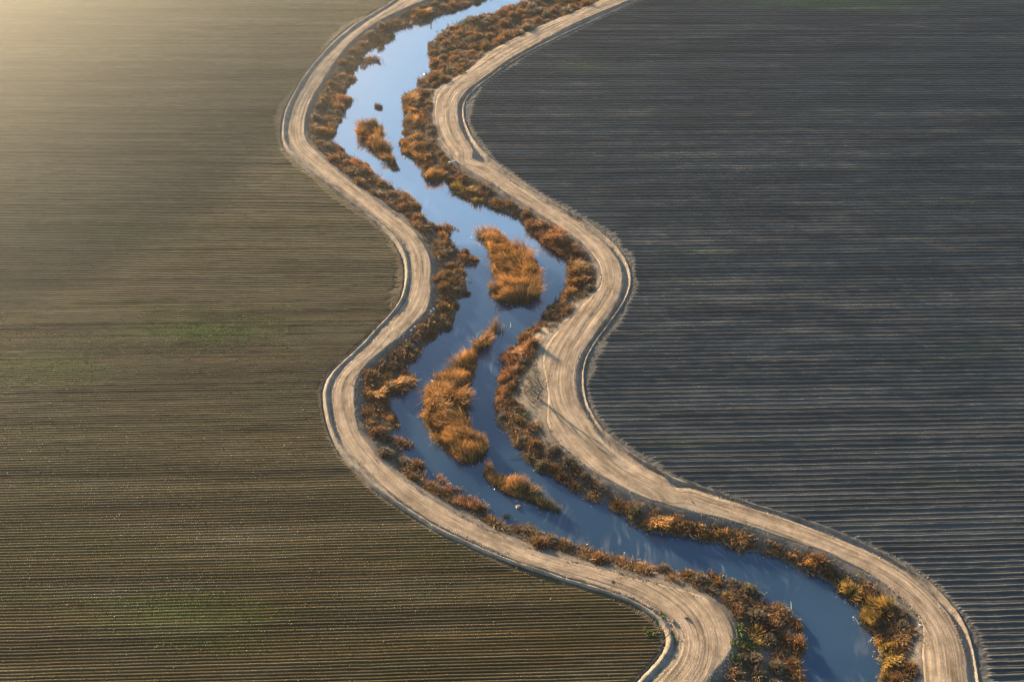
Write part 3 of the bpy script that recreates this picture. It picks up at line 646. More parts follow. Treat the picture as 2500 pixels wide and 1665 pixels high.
BEDS = [
 (A, [(1540,280),(1620,225),(1690,265),(1650,310),(1550,325)], 1.6, 'reed_rust', 'small pale orange reed tuft on the left bank at the top of the river'),
 (A, [(1600,190),(1700,110),(1850,100),(1920,150),(1880,220),(1780,240),(1650,235)], 2.0, 'reed', 'tan reed bed beside the lone wooden post at the top left bank'),
 (A, [(1280,570),(1320,450),(1400,380),(1480,390),(1440,450),(1380,500),(1320,580)], 1.4, 'reed_rust', 'thin rusty reed spit reaching into the water below the pale orange tuft'),
 (A, [(1100,660),(1190,615),(1330,670),(1300,710),(1180,740),(1120,800),(1070,770)], 1.7, 'reed_rust', 'rusty reed spit with a pointed tip, level with the grassy right bank shoulder'),
 (A, [(790,1160),(860,1080),(950,1075),(1045,1110),(1020,1150),(950,1200),(900,1290),(830,1320),(770,1260)], 2.0, 'reed_rust', 'pinkish brown reed bed hooking into the water left of the small round bush'),
 (C_, [(520,330),(600,250),(720,230),(810,260),(800,330),(760,400),(690,420),(560,420)], 2.0, 'reed', 'orange brown reed bed on the left bank opposite the uppermost island'),
 (C_, [(720,470),(770,425),(890,490),(900,560),(1060,640),(1180,730),(1280,830),(1200,860),(1080,780),(930,690),(830,580)], 1.8, 'reed_rust', 'long reddish reed fringe on the left bank beside the tail of the uppermost island'),
 (C_, [(1450,1010),(1600,1015),(1700,1100),(1800,1170),(1790,1230),(1690,1240),(1640,1150),(1520,1110)], 1.9, 'reed', 'orange reed clump on the left bank where the channel turns right'),
 (E_, [(740,230),(830,200),(930,190),(1085,265),(970,290),(910,370),(930,430),(1000,500),(900,480),(800,360)], 2.0, 'reed_rust', 'rust red reed bed with a thin spit pointing at the terraced island'),
 (E_, [(1010,570),(1110,515),(1200,560),(1285,630),(1200,660),(1060,650)], 2.0, 'reed_rust', 'rust red reed spit in the narrow gap left of the terraced island'),
 (G_, [(640,1000),(700,900),(850,880),(1000,790),(1110,715),(1250,790),(1230,880),(1090,990),(940,1010),(900,1060),(760,1080)], 2.3, 'reed', 'orange reed tongue pushing out from the left bank beside the longest island'),
 (G_, [(640,1130),(760,1100),(880,1160),(1000,1150),(1050,1300),(1050,1380),(950,1380),(900,1300),(760,1260)], 1.7, 'reed', 'brown orange reed bed on the left bank just below the reed tongue'),
 (I_, [(970,310),(1030,270),(1110,340),(1210,360),(1220,410),(1120,440),(1020,400)], 1.6, 'reed_rust', 'small pinkish reed clump on the left bank near the pale swirl in the water'),
 (I_, [(1430,740),(1540,730),(1610,830),(1740,860),(1800,890),(1760,960),(1680,990),(1600,940),(1590,860),(1500,830)], 1.5, 'reed_rust', 'rusty reed strip lying off the left bank with open water behind it'),
 (I_, [(1640,1080),(1760,1000),(1900,995),(2085,1100),(2050,1180),(1950,1220),(1820,1180),(1700,1130)], 2.2, 'reed_rust', 'rust orange reed bed on the left bank level with the slanting island'),
 (A, [(1570,1090),(1640,1030),(1740,1030),(1770,1100),(1750,1210),(1650,1240),(1570,1200)], 2.4, 'reed', 'bright orange reed mound on the right bank opposite the small round bush'),
 (C_, [(1580,70),(1700,60),(1830,100),(1820,220),(1720,330),(1620,340),(1570,250),(1600,180)], 2.2, 'reed', 'orange reed bed on the right bank below the bright mound'),
 (C_, [(1540,480),(1640,370),(1780,380),(1850,520),(1900,620),(1850,740),(1760,700),(1680,640),(1560,590)], 2.3, 'reed', 'dense orange reed bed on the right bank beside the tail of the uppermost island'),
 (C_, [(1780,840),(1840,760),(1950,740),(2060,800),(2050,870),(1960,930),(1860,900)], 2.5, 'reed', 'rounded orange reed bed jutting into the narrows on the right bank'),
 (D_, [(450,730),(530,690),(650,700),(760,770),(830,850),(830,930),(740,940),(690,880),(560,830)], 2.3, 'reed_gold', 'olive gold reed bed on the right bank with a yellow green upper tip'),
 (D_, [(1330,1170),(1420,1090),(1540,1140),(1680,1210),(1780,1290),(1900,1420),(1960,1565),(1720,1540),(1620,1470),(1480,1350),(1370,1260)], 2.5, 'reed_rust', 'long rust red reed bed on the right bank facing the terraced island'),
 (F_, [(860,660),(930,600),(1020,700),(1080,800),(1060,920),(980,1000),(880,1080),(760,1180),(620,1300),(600,1260),(680,1170),(790,1060),(860,950),(880,850)], 2.4, 'reed', 'glowing orange reed bed along the inside of the right bank bend'),
 (H_, [(310,810),(420,690),(540,660),(530,760),(440,900),(340,900)], 2.0, 'reed_rust', 'rust brown reed clump on the right bank beside the arm of the longest island'),
 (H_, [(600,290),(650,240),(760,250),(830,300),(740,330),(640,340)], 2.0, 'reed_rust', 'small red brown reed clump on the right bank level with the island arm tip'),
 (H_, [(330,620),(380,520),(520,430),(640,340),(760,400),(760,560),(640,660),(480,680)], 2.6, 'reed_rust', 'pinkish brown thicket of reeds on the right bank facing the island arm'),
 (H_, [(265,1120),(330,960),(420,930),(470,1050),(460,1180),(340,1220),(280,1200)], 2.0, 'reed_rust', 'reddish reed strip on the right bank below the bare pale hump'),
 (Nn, [(130,520),(180,480),(290,520),(300,620),(230,680),(160,640)], 2.0, 'reed_green', 'olive rush clump at the upper end of the golden lower right reed bed'),
 (Nn, [(210,660),(290,600),(450,590),(560,590),(700,600),(830,640),(960,660),(1040,700),(1160,740),(1360,750),(1460,780),(1520,850),(1480,920),(1300,910),(1080,910),(940,870),(900,800),(760,820),(640,800),(400,790),(270,740)], 2.3, 'reed', 'long copper coloured reed bed below the right road with deep blue water under it'),
 (Nn, [(1440,980),(1540,900),(1680,960),(1860,1000),(2060,990),(2160,1040),(2300,1080),(2354,1200),(2300,1260),(2160,1180),(1980,1130),(1880,1070),(1740,1060),(1600,1000)], 1.9, 'reed', 'ragged orange brown reed fringe right of the copper coloured bed'),
 (O_, [(400,900),(480,840),(620,880),(720,1000),(700,1090),(600,1110),(460,1020)], 2.0, 'reed_gold', 'yellow brown reed clump between two gaps on the lower right bank'),
 (O_, [(740,1180),(820,1080),(960,1070),(1100,1140),(1080,1230),(960,1260),(940,1380),(860,1460),(760,1400),(700,1330)], 2.4, 'reed_gold', 'bright golden reed mass on the lower right bank beside a pale broken stalk'),
 (L_, [(1460,570),(1550,530),(1660,610),(1750,730),(1680,780),(1570,680)], 1.3, 'reed_gold', 'golden grass clump on the inner bank just above the bottom left road bend'),
 (L_, [(1710,900),(1800,860),(1920,950),(1960,1100),(1910,1230),(1810,1180),(1730,1050)], 1.4, 'reed_gold', 'yellow grass clump beside the outer edge of the bottom left road bend'),
 (L_, [(1990,640),(2120,620),(2240,720),(2250,800),(2120,780),(2020,710)], 1.5, 'reed', 'pale topped grass clump at the waterline of the bottom bend'),
 (L_, [(1290,300),(1370,280),(1480,350),(1460,420),(1340,400)], 1.5, 'reed', 'rounded tan grass clump at the waterline above the bottom bend'),
 (L_, [(420,230),(520,180),(680,220),(700,270),(560,290),(440,300)], 1.1, 'reed_gold', 'low golden grass mound in the thin lower left strip'),
 (M_, [(1090,1050),(1200,980),(1350,1000),(1420,1120),(1400,1300),(1350,1440),(1300,1565),(1140,1565),(1200,1420),(1200,1200)], 2.4, 'reed_gold', 'golden reed bed on the right bank at the bottom edge of the picture'),
]
bpolys = []
for i, (o_, pts, H, mk, lab) in enumerate(BEDS):
    bpolys.append(bed(tr(*o_, pts), H, M[mk], lab, 100 + i * 7))

# ------------------------------------------------------------------ shrubs on the banks
def shrub_mesh(name, seed, mat, rad=1.45, hgt=1.45, n=950):
    rg = np.random.default_rng(seed)
    th = rg.random(n) * 2 * math.pi; ph = np.arccos(1 - rg.random(n) * .97)
    lob = .78 + .35 * vnoise(th * 1.1 + seed, ph * 2.0, 1.0, seed) + .12 * rg.normal(0, 1, n)
    d = np.stack([np.sin(ph) * np.cos(th) * rad, np.sin(ph) * np.sin(th) * rad, np.cos(ph) * hgt], 1) * lob[:, None]
    r0 = .35 + .3 * rg.random(n)
    p0 = d * r0[:, None] * np.array([1, 1, .6]); p2 = d + rg.normal(0, .09, (n, 3)); p2[:, 2] = np.maximum(p2[:, 2], .03)
    p1 = (p0 + p2) / 2 + rg.normal(0, .08, (n, 3)) + np.array([0, 0, .08])
    wd = (.06 + .10 * rg.random(n))[:, None]
    ax = rg.normal(0, 1, (n, 3)); ax /= np.linalg.norm(ax, axis=1)[:, None]
    wv = ax * wd * .5
    V = np.stack([p0 - wv * .5, p0 + wv * .5, p1 - wv, p1 + wv, p2 - wv * .6, p2 + wv * .6], 1).reshape(-1, 3)
    Fc = (np.array([[0, 1, 3, 2], [2, 3, 5, 4]])[None] + np.arange(n)[:, None, None] * 6).reshape(-1, 4)
    # dark twig core
    k = 10
    cv = []; 
    for i in range(5):
        z = i / 4 * hgt * .62; rr = rad * .58 * math.sqrt(max(.01, 1 - (i / 4.3) ** 2))
        for j in range(k):
            a = j / k * 2 * math.pi; q = rr * (.8 + .4 * rg.random()); cv.append((q * math.cos(a), q * math.sin(a), z))
    cv = np.array(cv); cf = []
    for i in range(4):
        for j in range(k): cf.append((i * k + j, i * k + (j + 1) % k, (i + 1) * k + (j + 1) % k, (i + 1) * k + j))
    nb = len(V); V = np.vstack([V, cv]); Fc = np.vstack([Fc, np.array(cf) + nb])
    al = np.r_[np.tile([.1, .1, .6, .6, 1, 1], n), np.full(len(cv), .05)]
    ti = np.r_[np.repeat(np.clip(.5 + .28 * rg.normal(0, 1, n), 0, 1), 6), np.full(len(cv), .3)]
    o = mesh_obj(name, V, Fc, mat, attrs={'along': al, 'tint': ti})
    return o
SH = [shrub_mesh('brush', 50 + i, M[('shrub', 'shrub_rust', 'shrub', 'shrub_grey', 'shrub', 'shrub_rust', 'shrub_grey')[i]], 1.65 + .2 * (i % 3), 1.4 + .15 * (i % 4)) for i in range(7)]
used = [False] * len(SH)
def place_shrub(q, z, sc, rz, label, group, k=None, cat='bush'):
    k = int(rng.integers(len(SH))) if k is None else k
    if not used[k]: o = SH[k]; used[k] = True
    else: o = SH[k].copy(); C.objects.link(o)
    o.location = (q[0], q[1], z); o.scale = sc; o.rotation_euler = (0, 0, rz)
    tag(o, label, cat, group); return o
land = (~wat) & inside & (np.minimum(dL, dR) > 2.0) & (dW > .1) & (hz < .35)
pix = pp[idx]
infr = (pix[:, 0] > -40) & (pix[:, 0] < 2540) & (pix[:, 1] > -50) & (pix[:, 1] < 1720)
cand = np.where(land & infr)[0]
inbed = np.zeros(len(cand), bool)
for bp in bpolys: inbed |= inpoly(Q[cand], bp)
cand = cand[~inbed]
order = rng.permutation(cand)
sel = []; cell = {}
for c in order:
    q = Q[c]; left = dL[c] < dR[c]
    r = 2.2 if left else 2.45
    if pix[c, 1] < 230 and not left: r = 2.7
    ky = (int(q[0] // 2.7), int(q[1] // 2.7)); okk = True
    for a in (-1, 0, 1):
        for b_ in (-1, 0, 1):
            for p_ in cell.get((ky[0] + a, ky[1] + b_), ()):
                if (p_[0] - q[0]) ** 2 + (p_[1] - q[1]) ** 2 < r * r: okk = False; break
            if not okk: break
        if not okk: break
    if okk: cell.setdefault(ky, []).append(q); sel.append(c)
STL = [(-999, 130, 'at the top of the frame'), (130, 240, 'above the left road bend'), (240, 345, 'beside the sharp left road bend'), (345, 470, 'below the sharp left road bend'), (470, 600, 'opposite the narrows'), (600, 740, 'beside the terraced island'),
       (740, 900, 'in the dark shade of the left road'), (900, 1050, 'beside the longest island'), (1050, 1200, 'below the reed tongue'), (1200, 1330, 'beside the slanting island'), (1330, 1450, 'in the thin lower left strip'), (1450, 9999, 'in the bottom bend')]
STR = [(-999, 90, 'in the top thicket'), (90, 200, 'in the shoulder thicket beside the top right road'), (200, 330, 'inside the right road bend'), (330, 470, 'at the narrows'), (470, 640, 'facing the terraced island'), (640, 830, 'inside the wide bend'),
       (830, 1000, 'beside the bare pale hump'), (1000, 1180, 'in the shaded slope below the hump'), (1180, 1300, 'above the copper coloured reed bed'), (1300, 1460, 'beside the golden reed mass'), (1460, 9999, 'at the bottom right')]
print('shrub sites', len(sel))
sel = sel[:298] if len(sel) > 298 else sel
for c in sel:
    left = dL[c] < dR[c]; y = pix[c, 1]
    tb = [x for x in (STL if left else STR) if x[0] <= y < x[1]][0][2]
    sz = .62 + .5 * rng.random()
    if y < 230 and not left: sz *= 1.3
    sz *= float(np.clip(.7 + dW[c] * .3, .7, 1.0))
    bank = 'left' if left else 'right'
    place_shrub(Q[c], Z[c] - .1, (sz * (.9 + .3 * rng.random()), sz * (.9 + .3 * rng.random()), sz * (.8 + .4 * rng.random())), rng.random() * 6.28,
                f'brown dead bush on the {bank} bank {tb}', f'bushes on the {bank} bank {tb}')

# lone plants standing in the water
lone = unproject(tr(*A, [(1285, 1215)]), ZW + .5)[0]
bed(tr(*A, [(1285 + 44 * math.cos(a_), 1203 + 44 * math.sin(a_)) for a_ in np.linspace(0, 2 * math.pi, 12, endpoint=False)]), 1.7, M['shrub'],
    'small dark round bush alone in open water above the uppermost reed island', 905, 60, .2, 'brush', 'bush', None, width=.12)
o = SH[2].copy(); C.objects.link(o); q = unproject(tr(*I_, [(1255, 640)]), ZW + .5)[0]; o.location = (q[0], q[1], ZW - .1); o.scale = (.9, .9, .95)
tag(o, 'round brown bush at the left bank just above the rusty reed strip', 'bush')
for px, H, lab in ((tr(*J_, [(360,1240),(380,1150),(450,1170),(450,1220),(400,1270)]), 1.4, 'dark rush tuft in the water between the slanting island and the left bank'),
                   (tr(*J_, [(480,1260),(500,1235),(530,1260),(510,1285)]), .9, 'tiny dark rush tuft just below the pale mud hump'),
                   (tr(*J_, [(610,1360),(640,1300),(720,1290),(740,1340),(690,1380)]), 1.5, 'olive rush tuft at the edge of the lower left bank'),
                   (tr(*L_, [(190,140),(200,60),(270,70),(340,60),(360,100),(300,150)]), 1.8, 'dark green rush clump at the waterline of the thin lower left strip'),
                   (tr(*A, [(1015,920),(1030,890),(1060,915),(1040,940)]), .9, 'tiny dark tuft in the water off the upper left bank'),
                   (tr(*E_, [(1140,880),(1160,845),(1185,880),(1160,895)]), .8, 'little dark tuft in the water left of the terraced island')):
    bed(px, H, M['reed_green'], lab, int(px[0][0]), 26, .2, 'rush_tuft', 'rushes', 'rush tufts standing in the water')

# ------------------------------------------------------------------ small things
def tube(pts, rad, k=7):
    pts = np.array(pts, float); n = len(pts); V = []
    for i in range(n):
        d = pts[min(i + 1, n - 1)] - pts[max(i - 1, 0)]; d /= np.linalg.norm(d)
        a = np.cross(d, [0.3, .5, .81]); a /= np.linalg.norm(a); b_ = np.cross(d, a)
        for j in range(k):
            t_ = j / k * 2 * math.pi; V.append(pts[i] + rad[i] * (a * math.cos(t_) + b_ * math.sin(t_)))
    Fc = []
    for i in range(n - 1):
        for j in range(k): Fc.append((i * k + j, i * k + (j + 1) % k, (i + 1) * k + (j + 1) % k, (i + 1) * k + j))
    V.append(pts[0]); V.append(pts[-1]); c0, c1 = len(V) - 2, len(V) - 1
    for j in range(k):
        Fc.append((c0, (j + 1) % k, j, j)); Fc.append((c1, (n - 1) * k + j, (n - 1) * k + (j + 1) % k, (n - 1) * k + (j + 1) % k))
    return np.array(V), Fc
def tri_obj(name, V, Fc, mat, parent=None):
    me = bpy.data.meshes.new(name); me.from_pydata([tuple(v) for v in V], [], [tuple(dict.fromkeys(f)) for f in Fc]); me.materials.append(mat); me.update()
    o = bpy.data.objects.new(name, me); C.objects.link(o)
    if parent: o.parent = parent
    return o
# post
q = unproject([(1052, 57)], ZW)[0]
V, Fc = tube([(0, 0, -.8), (0.02, 0, 1.0), (.03, .02, 2.3), (.03, .02, 2.34)], [.16, .16, .15, .10])
o = tri_obj('wooden_post', V, Fc, M['wood']); o.location = (q[0], q[1], ZW); tag(o, 'dark wooden post standing in the water at the top left bank', 'post')
# pale pipe on the right bank
a, b_ = unproject(tr(*D_, [(450, 497), (530, 477)]), -.8)
V, Fc = tube([a - a, (b_ - a) * .5, b_ - a], [.17, .17, .17]); o = tri_obj('pipe', V, Fc, M['pale'])
o.location = (a[0], a[1], float(max(bank_z(np.array([a[:2]]))[0], bank_z(np.array([b_[:2]]))[0])) + .25); tag(o, 'short pale pipe lying on the right bank at the narrows', 'pipe')
# bare tree on the hump
tb_ = unproject(tr(*H_, [(760, 1050)]), 0)[0]; tz0 = float(bank_z(np.array([tb_[:2]]))[0])
troot = empty('bare_tree', (tb_[0], tb_[1], tz0)); troot.scale = (1.3, 1.3, 1.3); tag(troot, 'small leafless tree with crooked branches on the bare pale hump', 'tree')
V, Fc = tube([(0, 0, -.3), (.25, .1, .9), (.45, .1, 1.8), (.8, .2, 2.7)], [.24, .20, .17, .13]); tri_obj('trunk', V, Fc, M['wood'], troot)
trg = np.random.default_rng(5)
for br in ([(.8, .2, 2.7), (.3, .3, 3.6), (.05, .4, 4.6), (-.1, .5, 5.4)], [(.8, .2, 2.7), (1.4, .2, 3.1), (2.0, .3, 3.4)], [(.45, .1, 1.8), (-.4, .3, 2.6), (-1.0, .4, 3.6), (-.7, .5, 4.1)],
           [(.25, .1, .9), (-.6, .0, 1.9), (-1.1, .2, 2.9)], [(1.4, .2, 3.1), (1.5, .3, 3.9), (1.9, .4, 4.4)], [(.3, .3, 3.6), (.8, .4, 4.3), (1.0, .5, 4.9)]):
    V, Fc = tube(br, list(np.linspace(.12, .035, len(br))), 5); bo = tri_obj('branch', V, Fc, M['wood'], troot)
    for _ in range(3):
        s_ = np.array(br[trg.integers(1, len(br))]); e_ = s_ + trg.normal(0, .45, 3) + np.array([0, 0, .4])
        V, Fc = tube([s_, (s_ + e_) / 2 + trg.normal(0, .08, 3), e_], [.03, .02, .012], 4); tri_obj('twig', V, Fc, M['wood'], bo)
# fallen branch
a, b_ = unproject(tr(*J_, [(600, 490), (430, 578)]), ZW)
o = empty('fallen_branch', (a[0], a[1], ZW)); tag(o, 'thin bare branch reaching from the right bank over the water', 'branch')
dd = b_ - a
V, Fc = tube([(0, 0, .5), dd * .4 + np.array([.2, .3, .35]), dd * .75 + np.array([0, .2, .2]), dd + np.array([0, 0, .05])], [.09, .07, .05, .02], 5); tri_obj('limb', V, Fc, M['wood'], o)
for f in (.35, .55, .8):
    s_ = dd * f + np.array([.1, .25, .25]); V, Fc = tube([s_, s_ + np.array([-.7, -.6 + f, .25])], [.04, .015], 4); tri_obj('twig', V, Fc, M['wood'], o)
# stones / blocks
def stone(px, py, z, size, seed, label, mat, name='stone', cat='stone', group=None, fl=.6):
    rg = np.random.default_rng(seed); q = unproject([(px, py)], z)[0]
    V = []; k, n = 9, 5
    for i in range(n):
        ph = math.pi * (i + .5) / n
        for j in range(k):
            th = j / k * 2 * math.pi; r = size * (.75 + .5 * rg.random())
            V.append((r * math.sin(ph) * math.cos(th), r * math.sin(ph) * math.sin(th) * .7, r * math.cos(ph) * fl))
    Fc = [(i * k + j, i * k + (j + 1) % k, (i + 1) * k + (j + 1) % k, (i + 1) * k + j) for i in range(n - 1) for j in range(k)]
    Fc += [tuple(range(k))[::-1], tuple((n - 1) * k + j for j in range(k))]
    o = tri_obj(name, V, Fc, mat); zz = z if z > 0 else float(bank_z(np.array([q[:2]]))[0]); o.location = (q[0], q[1], zz + size * fl * .5)
    o.rotation_euler = (0, 0, rg.random() * 6); tag(o, label, cat, group)
for i, (a, b_, lab) in enumerate(((1455, 45, 'uppermost pale block on the shaded left bank slope'), (1425, 80, 'middle pale block on the shaded left bank slope'), (1410, 108, 'lowest pale block of the close trio on the left bank slope'),
                                  (1200, 300, 'pale block lying farther down the left bank slope, lower of a pair'), (1245, 262, 'pale block farther down the left bank slope, upper of a pair'))):
    stone(750 + a / 4.708, 750 + b_ / 4.708, -.9, .38, 60 + i, lab, M['pale'], name='stone_block', cat='block', group='pale blocks on the left bank slope', fl=.9)
stone(1500 + 895 / 4.708, 1132 + 437 / 4.708, ZR, .30, 71, 'dark clod lying on the lower right road', M['bank'], 'dirt_clod', 'clod')
stone(1450 + 912 / 4.708, 1332 + 872 / 4.708, ZR, .50, 72, 'larger pit built as a dark clod at the outer edge of the bottom left road bend', M['bank'], 'dirt_clod', 'clod')  # a pit in the road, raised as a clod instead
stone(1450 + 1060 / 4.708, 1332 + 832 / 4.708, ZR, .42, 73, 'smaller pit built as a dark clod in the middle of the bottom left road bend', M['bank'], 'dirt_clod', 'clod')  # second road pit, also made as a clod
stone(1450 + 212 / 4.708, 1332 + 408 / 4.708, ZR, .40, 74, 'flat dark clod on the left road before the bottom bend', M['bank'], 'dirt_clod', 'clod', fl=.35)
stone(1150 + 540 / 4.708, 1000 + 1118 / 4.708, ZW - .0, .7, 75, 'pale rounded mud hump in the water below the slanting island', M['ditch'], 'mud_hump', 'mud hump', fl=.4)
stone(1900 + 1625 / 4.708, 1332 + 930 / 4.708, -.4, .38, 76, 'scrap of white litter beside the lower right road', M['pale'], 'litter', 'litter')
stone(1200 + 1255 / 4.708, 500 + 858 / 4.708, -.4, .32, 77, 'scrap of white litter at the inner corner of the right road bend', M['pale'], 'litter', 'litter')
# broken pale stalks in the water; the last is a white fleck shaped as one
for a, b_, lab in ((tr(*M_, [(880, 825)]), tr(*M_, [(930, 900)]), 'pale broken stalk slanting in the water by the golden reed mass'), (tr(*M_, [(145, 640)]), tr(*M_, [(155, 720)]), 'thin pale stalk standing in the water by the lower left bank'),
                   (tr(*G_, [(2338, 175)]), tr(*G_, [(2338, 235)]), 'white upright fleck shaped as a stalk in the water at the tip of the island arm')):
    p1, p0 = unproject(a, ZW + 1.2)[0], unproject(b_, ZW)[0]
    V, Fc = tube([p0 - p0, (p1 - p0) * .5, p1 - p0], [.09, .08, .04], 5); o = tri_obj('dead_stalk', V, Fc, M['glint']); o.location = p0; tag(o, lab, 'stalk')

# ------------------------------------------------------------------ ground cover
# dry grass between the bushes
rg = np.random.default_rng(91)
gm = np.where((~wat) & inside & infr & (np.minimum(dL, dR) > 1.5))[0]
pts = Q[np.repeat(gm, 5)] + (rg.random((len(gm) * 5, 2)) - .5) * gs * 1.2
zz = bank_z(pts); msk = fbm(pts[:, 0], pts[:, 1], 3.0, 33, 3); kp = rg.random(len(pts)) < sstep(msk, .30, .55) * .9
pts, zz = pts[kp], zz[kp]
V, Fc, al, ti = blades(np.column_stack([pts, zz - .03]), .25 + .55 * rg.random(len(pts)), rg.normal(0, .5, (len(pts), 2)), .07 + .08 * rg.random(len(pts)), .2 + .2 * rg.random(len(pts)), rg, rg.random(len(pts)))
tag(mesh_obj('dry_grass', V, Fc, M['straw'], attrs={'along': al, 'tint': ti}), 'short dry grass covering the river banks between the bushes', 'grass', kind='stuff')
gm = np.where((~wat) & inside & infr & (np.minimum(dL, dR) > 1.9) & (hz < .55))[0]
pts = Q[np.repeat(gm, 9)] + (rg.random((len(gm) * 9, 2)) - .5) * gs * 1.3
lump = fbm(pts[:, 0], pts[:, 1], 2.4, 61, 3); kp = rg.random(len(pts)) < sstep(lump, .28, .5); pts, lump = pts[kp], lump[kp]
n = len(pts)
V, Fc, al, ti = blades(np.column_stack([pts, bank_z(pts) - .05]), (.30 + 1.25 * sstep(lump, .35, .75)) * (.7 + .6 * rg.random(n)), rg.normal(0, .42, (n, 2)), .05 + .09 * rg.random(n), .1 + .2 * rg.random(n), rg, np.clip(1.6 * (fbm(pts[:, 0], pts[:, 1], 4.5, 67, 3) - .18) + rg.normal(0, .15, n), 0, 1))
tag(mesh_obj('undergrowth', V, Fc, M['shrub'], attrs={'along': al, 'tint': ti}), 'tangled brown undergrowth filling the banks between bushes and reeds', 'undergrowth', kind='stuff')
# green weeds in a few spots
V_, F_l, al_, ti_ = [], [], [], []; nb = 0
for (px, py, rx, ry, n) in ((1132, 52, 3.5, 2.5, 500), (1095, 70, 3, 2, 300), (1160, 40, 4, 1.2, 300), (1265, 1010, 3, 1.5, 300), (1825, 1580, 1.5, 2.2, 350), (1820, 1605, 1.6, 1.6, 300), (1790, 1575, 1.0, 1.0, 100), (1808, 1545, 1.0, 2.5, 200), (1800, 1612, 1.4, .8, 150),
                           (1618, 1502, .8, .6, 60), (1588, 1547, 1.2, .5, 90), (1581, 1541, .5, .4, 30), (1128, 184, 1.6, .8, 100), (1642, 1562, .5, 1.6, 60)):
    c = unproject([(px, py)], -.5 if 900 < px and not 1570 < px < 1660 else 0)[0, :2]
    q = c + rg.normal(0, .5, (n, 2)) * [rx, ry]; z = bank_z(q); z = np.where(z < ZW + .02, -.1, z) if px > 1570 and px < 1660 else z
    if 1570 < px < 1660: z = np.full(n, .05)
    v, f, a, t_ = blades(np.column_stack([q, z]), .25 + .4 * rg.random(n), rg.normal(0, .5, (n, 2)), .12 + .1 * rg.random(n), .2 + .2 * rg.random(n), rg, rg.random(n))
    V_.append(v); F_l.append(f + nb); al_.append(a); ti_.append(t_); nb += len(v)
tag(mesh_obj('green_weeds', np.vstack(V_), np.vstack(F_l), M['weed'], attrs={'along': np.concatenate(al_), 'tint': np.concatenate(ti_)}), 'patches of fresh green weeds on the banks and ditch edges', 'weeds', kind='stuff')
# weedy stretches of the left field: green tufts on the bed tops
rg = np.random.default_rng(29); V_, F_l, al_, ti_ = [], [], [], []; nb = 0
for (px, py, rx, ry, n) in ((490, 812, 14, 2.6, 5500), (520, 790, 20, 5, 2500), (380, 850, 20, 6, 2500), (545, 1572, 9, 1.8, 900), (60, 1462, 9, 1.8, 900), (430, 1480, 16, 3, 600), (110, 905, 14, 5, 2000), (300, 600, 20, 6, 1500), (480, 1430, 6, 2, 500)):
    q0 = torow(unproject([(px, py)])[:, :2])[0]
    q = q0 + rg.normal(0, 1, (n, 2)) * [rx, ry]
    q[:, 1] = np.round((q[:, 1] + 120) / SPL) * SPL - 120 + SPL * (.46 + rg.normal(0, .07, n))
    kp = rg.random(n) < sstep(fbm(q[:, 0] * .3, q[:, 1], 3.0, 71, 3), .3, .6); q = q[kp]; m_ = len(q)
    gx, gy = fromrow(q[:, 0], q[:, 1])
    v, f, a, t_ = blades(np.column_stack([gx, gy, np.full(m_, .10)]), .10 + .10 * rg.random(m_), rg.normal(0, .5, (m_, 2)), .10 + .14 * rg.random(m_), .3 * rg.random(m_), rg, rg.random(m_))
    V_.append(v); F_l.append(f + nb); al_.append(a); ti_.append(t_); nb += len(v)
tag(mesh_obj('field_weeds', np.vstack(V_), np.vstack(F_l), M['weed'], attrs={'along': np.concatenate(al_), 'tint': np.concatenate(ti_)}), 'streaks of bright green weeds growing along the beds of the left field', 'weeds', kind='stuff')
# seedlings on the left field
rg = np.random.default_rng(17)
ys, xe = fl
n = 42000
ri = rg.integers(0, len(ys), n)
xx = xe[ri] - 2.0 - rg.random(n) * 150; yy = ys[ri] + SPL * (.40 + .24 * rg.random(n))
gx, gy = fromrow(xx, yy)
pj = project(np.column_stack([gx, gy, np.zeros(n)]))
mk = fbm(xx * .25, yy, 6.0, 19, 3)
kp = (pj[:, 0] > -100) & (pj[:, 0] < 2600) & (pj[:, 1] > -60) & (pj[:, 1] < 1760) & (rg.random(n) < sstep(mk, .3, .6))
gx, gy = gx[kp], gy[kp]; n = len(gx)
V, Fc, al, ti = blades(np.column_stack([gx, gy, np.full(n, .10)]), .10 + .16 * rg.random(n), rg.normal(0, .6, (n, 2)), .10 + .14 * rg.random(n), .3 * rg.random(n), rg, rg.random(n))
tag(mesh_obj('seedlings', V, Fc, M['seedling'], attrs={'along': al, 'tint': ti}), 'tiny dark seedlings in rows on the beds of the left field', 'seedlings', kind='stuff')
# glossy flecks along the water edge: sun glints put into pale reed bits
rg = np.random.default_rng(23)
edge = np.vstack([resample(gWL, .35)[0], resample(gWR, .35)[0]] + [resample(np.vstack([p_, p_[:1]]), .35)[0] for p_ in ipolys])
cl = fbm(edge[:, 0], edge[:, 1], 4.0, 51, 2)
edge = edge[rg.random(len(edge)) < sstep(cl, .42, .66) * .9]
edge = edge + rg.normal(0, .55, edge.shape)
n = len(edge); ang = rg.random(n) * math.pi; ln = .06 + .22 * rg.random(n) ** 2
dv_ = np.stack([np.cos(ang) * ln, np.sin(ang) * ln, rg.normal(0, .10, n)], 1); wv_ = np.stack([-np.sin(ang) * .03, np.cos(ang) * .03, rg.normal(0, .02, n)], 1)
c0 = np.column_stack([edge, np.full(n, ZW + .07)])
V = np.stack([c0 - dv_ - wv_, c0 + dv_ - wv_, c0 + dv_ + wv_, c0 - dv_ + wv_], 1).reshape(-1, 3)
tag(mesh_obj('glint_flecks', V, np.arange(4 * n).reshape(n, 4), M['glint']), 'pale flecks imitating sun glints along the water edges', 'glint flecks', kind='stuff')

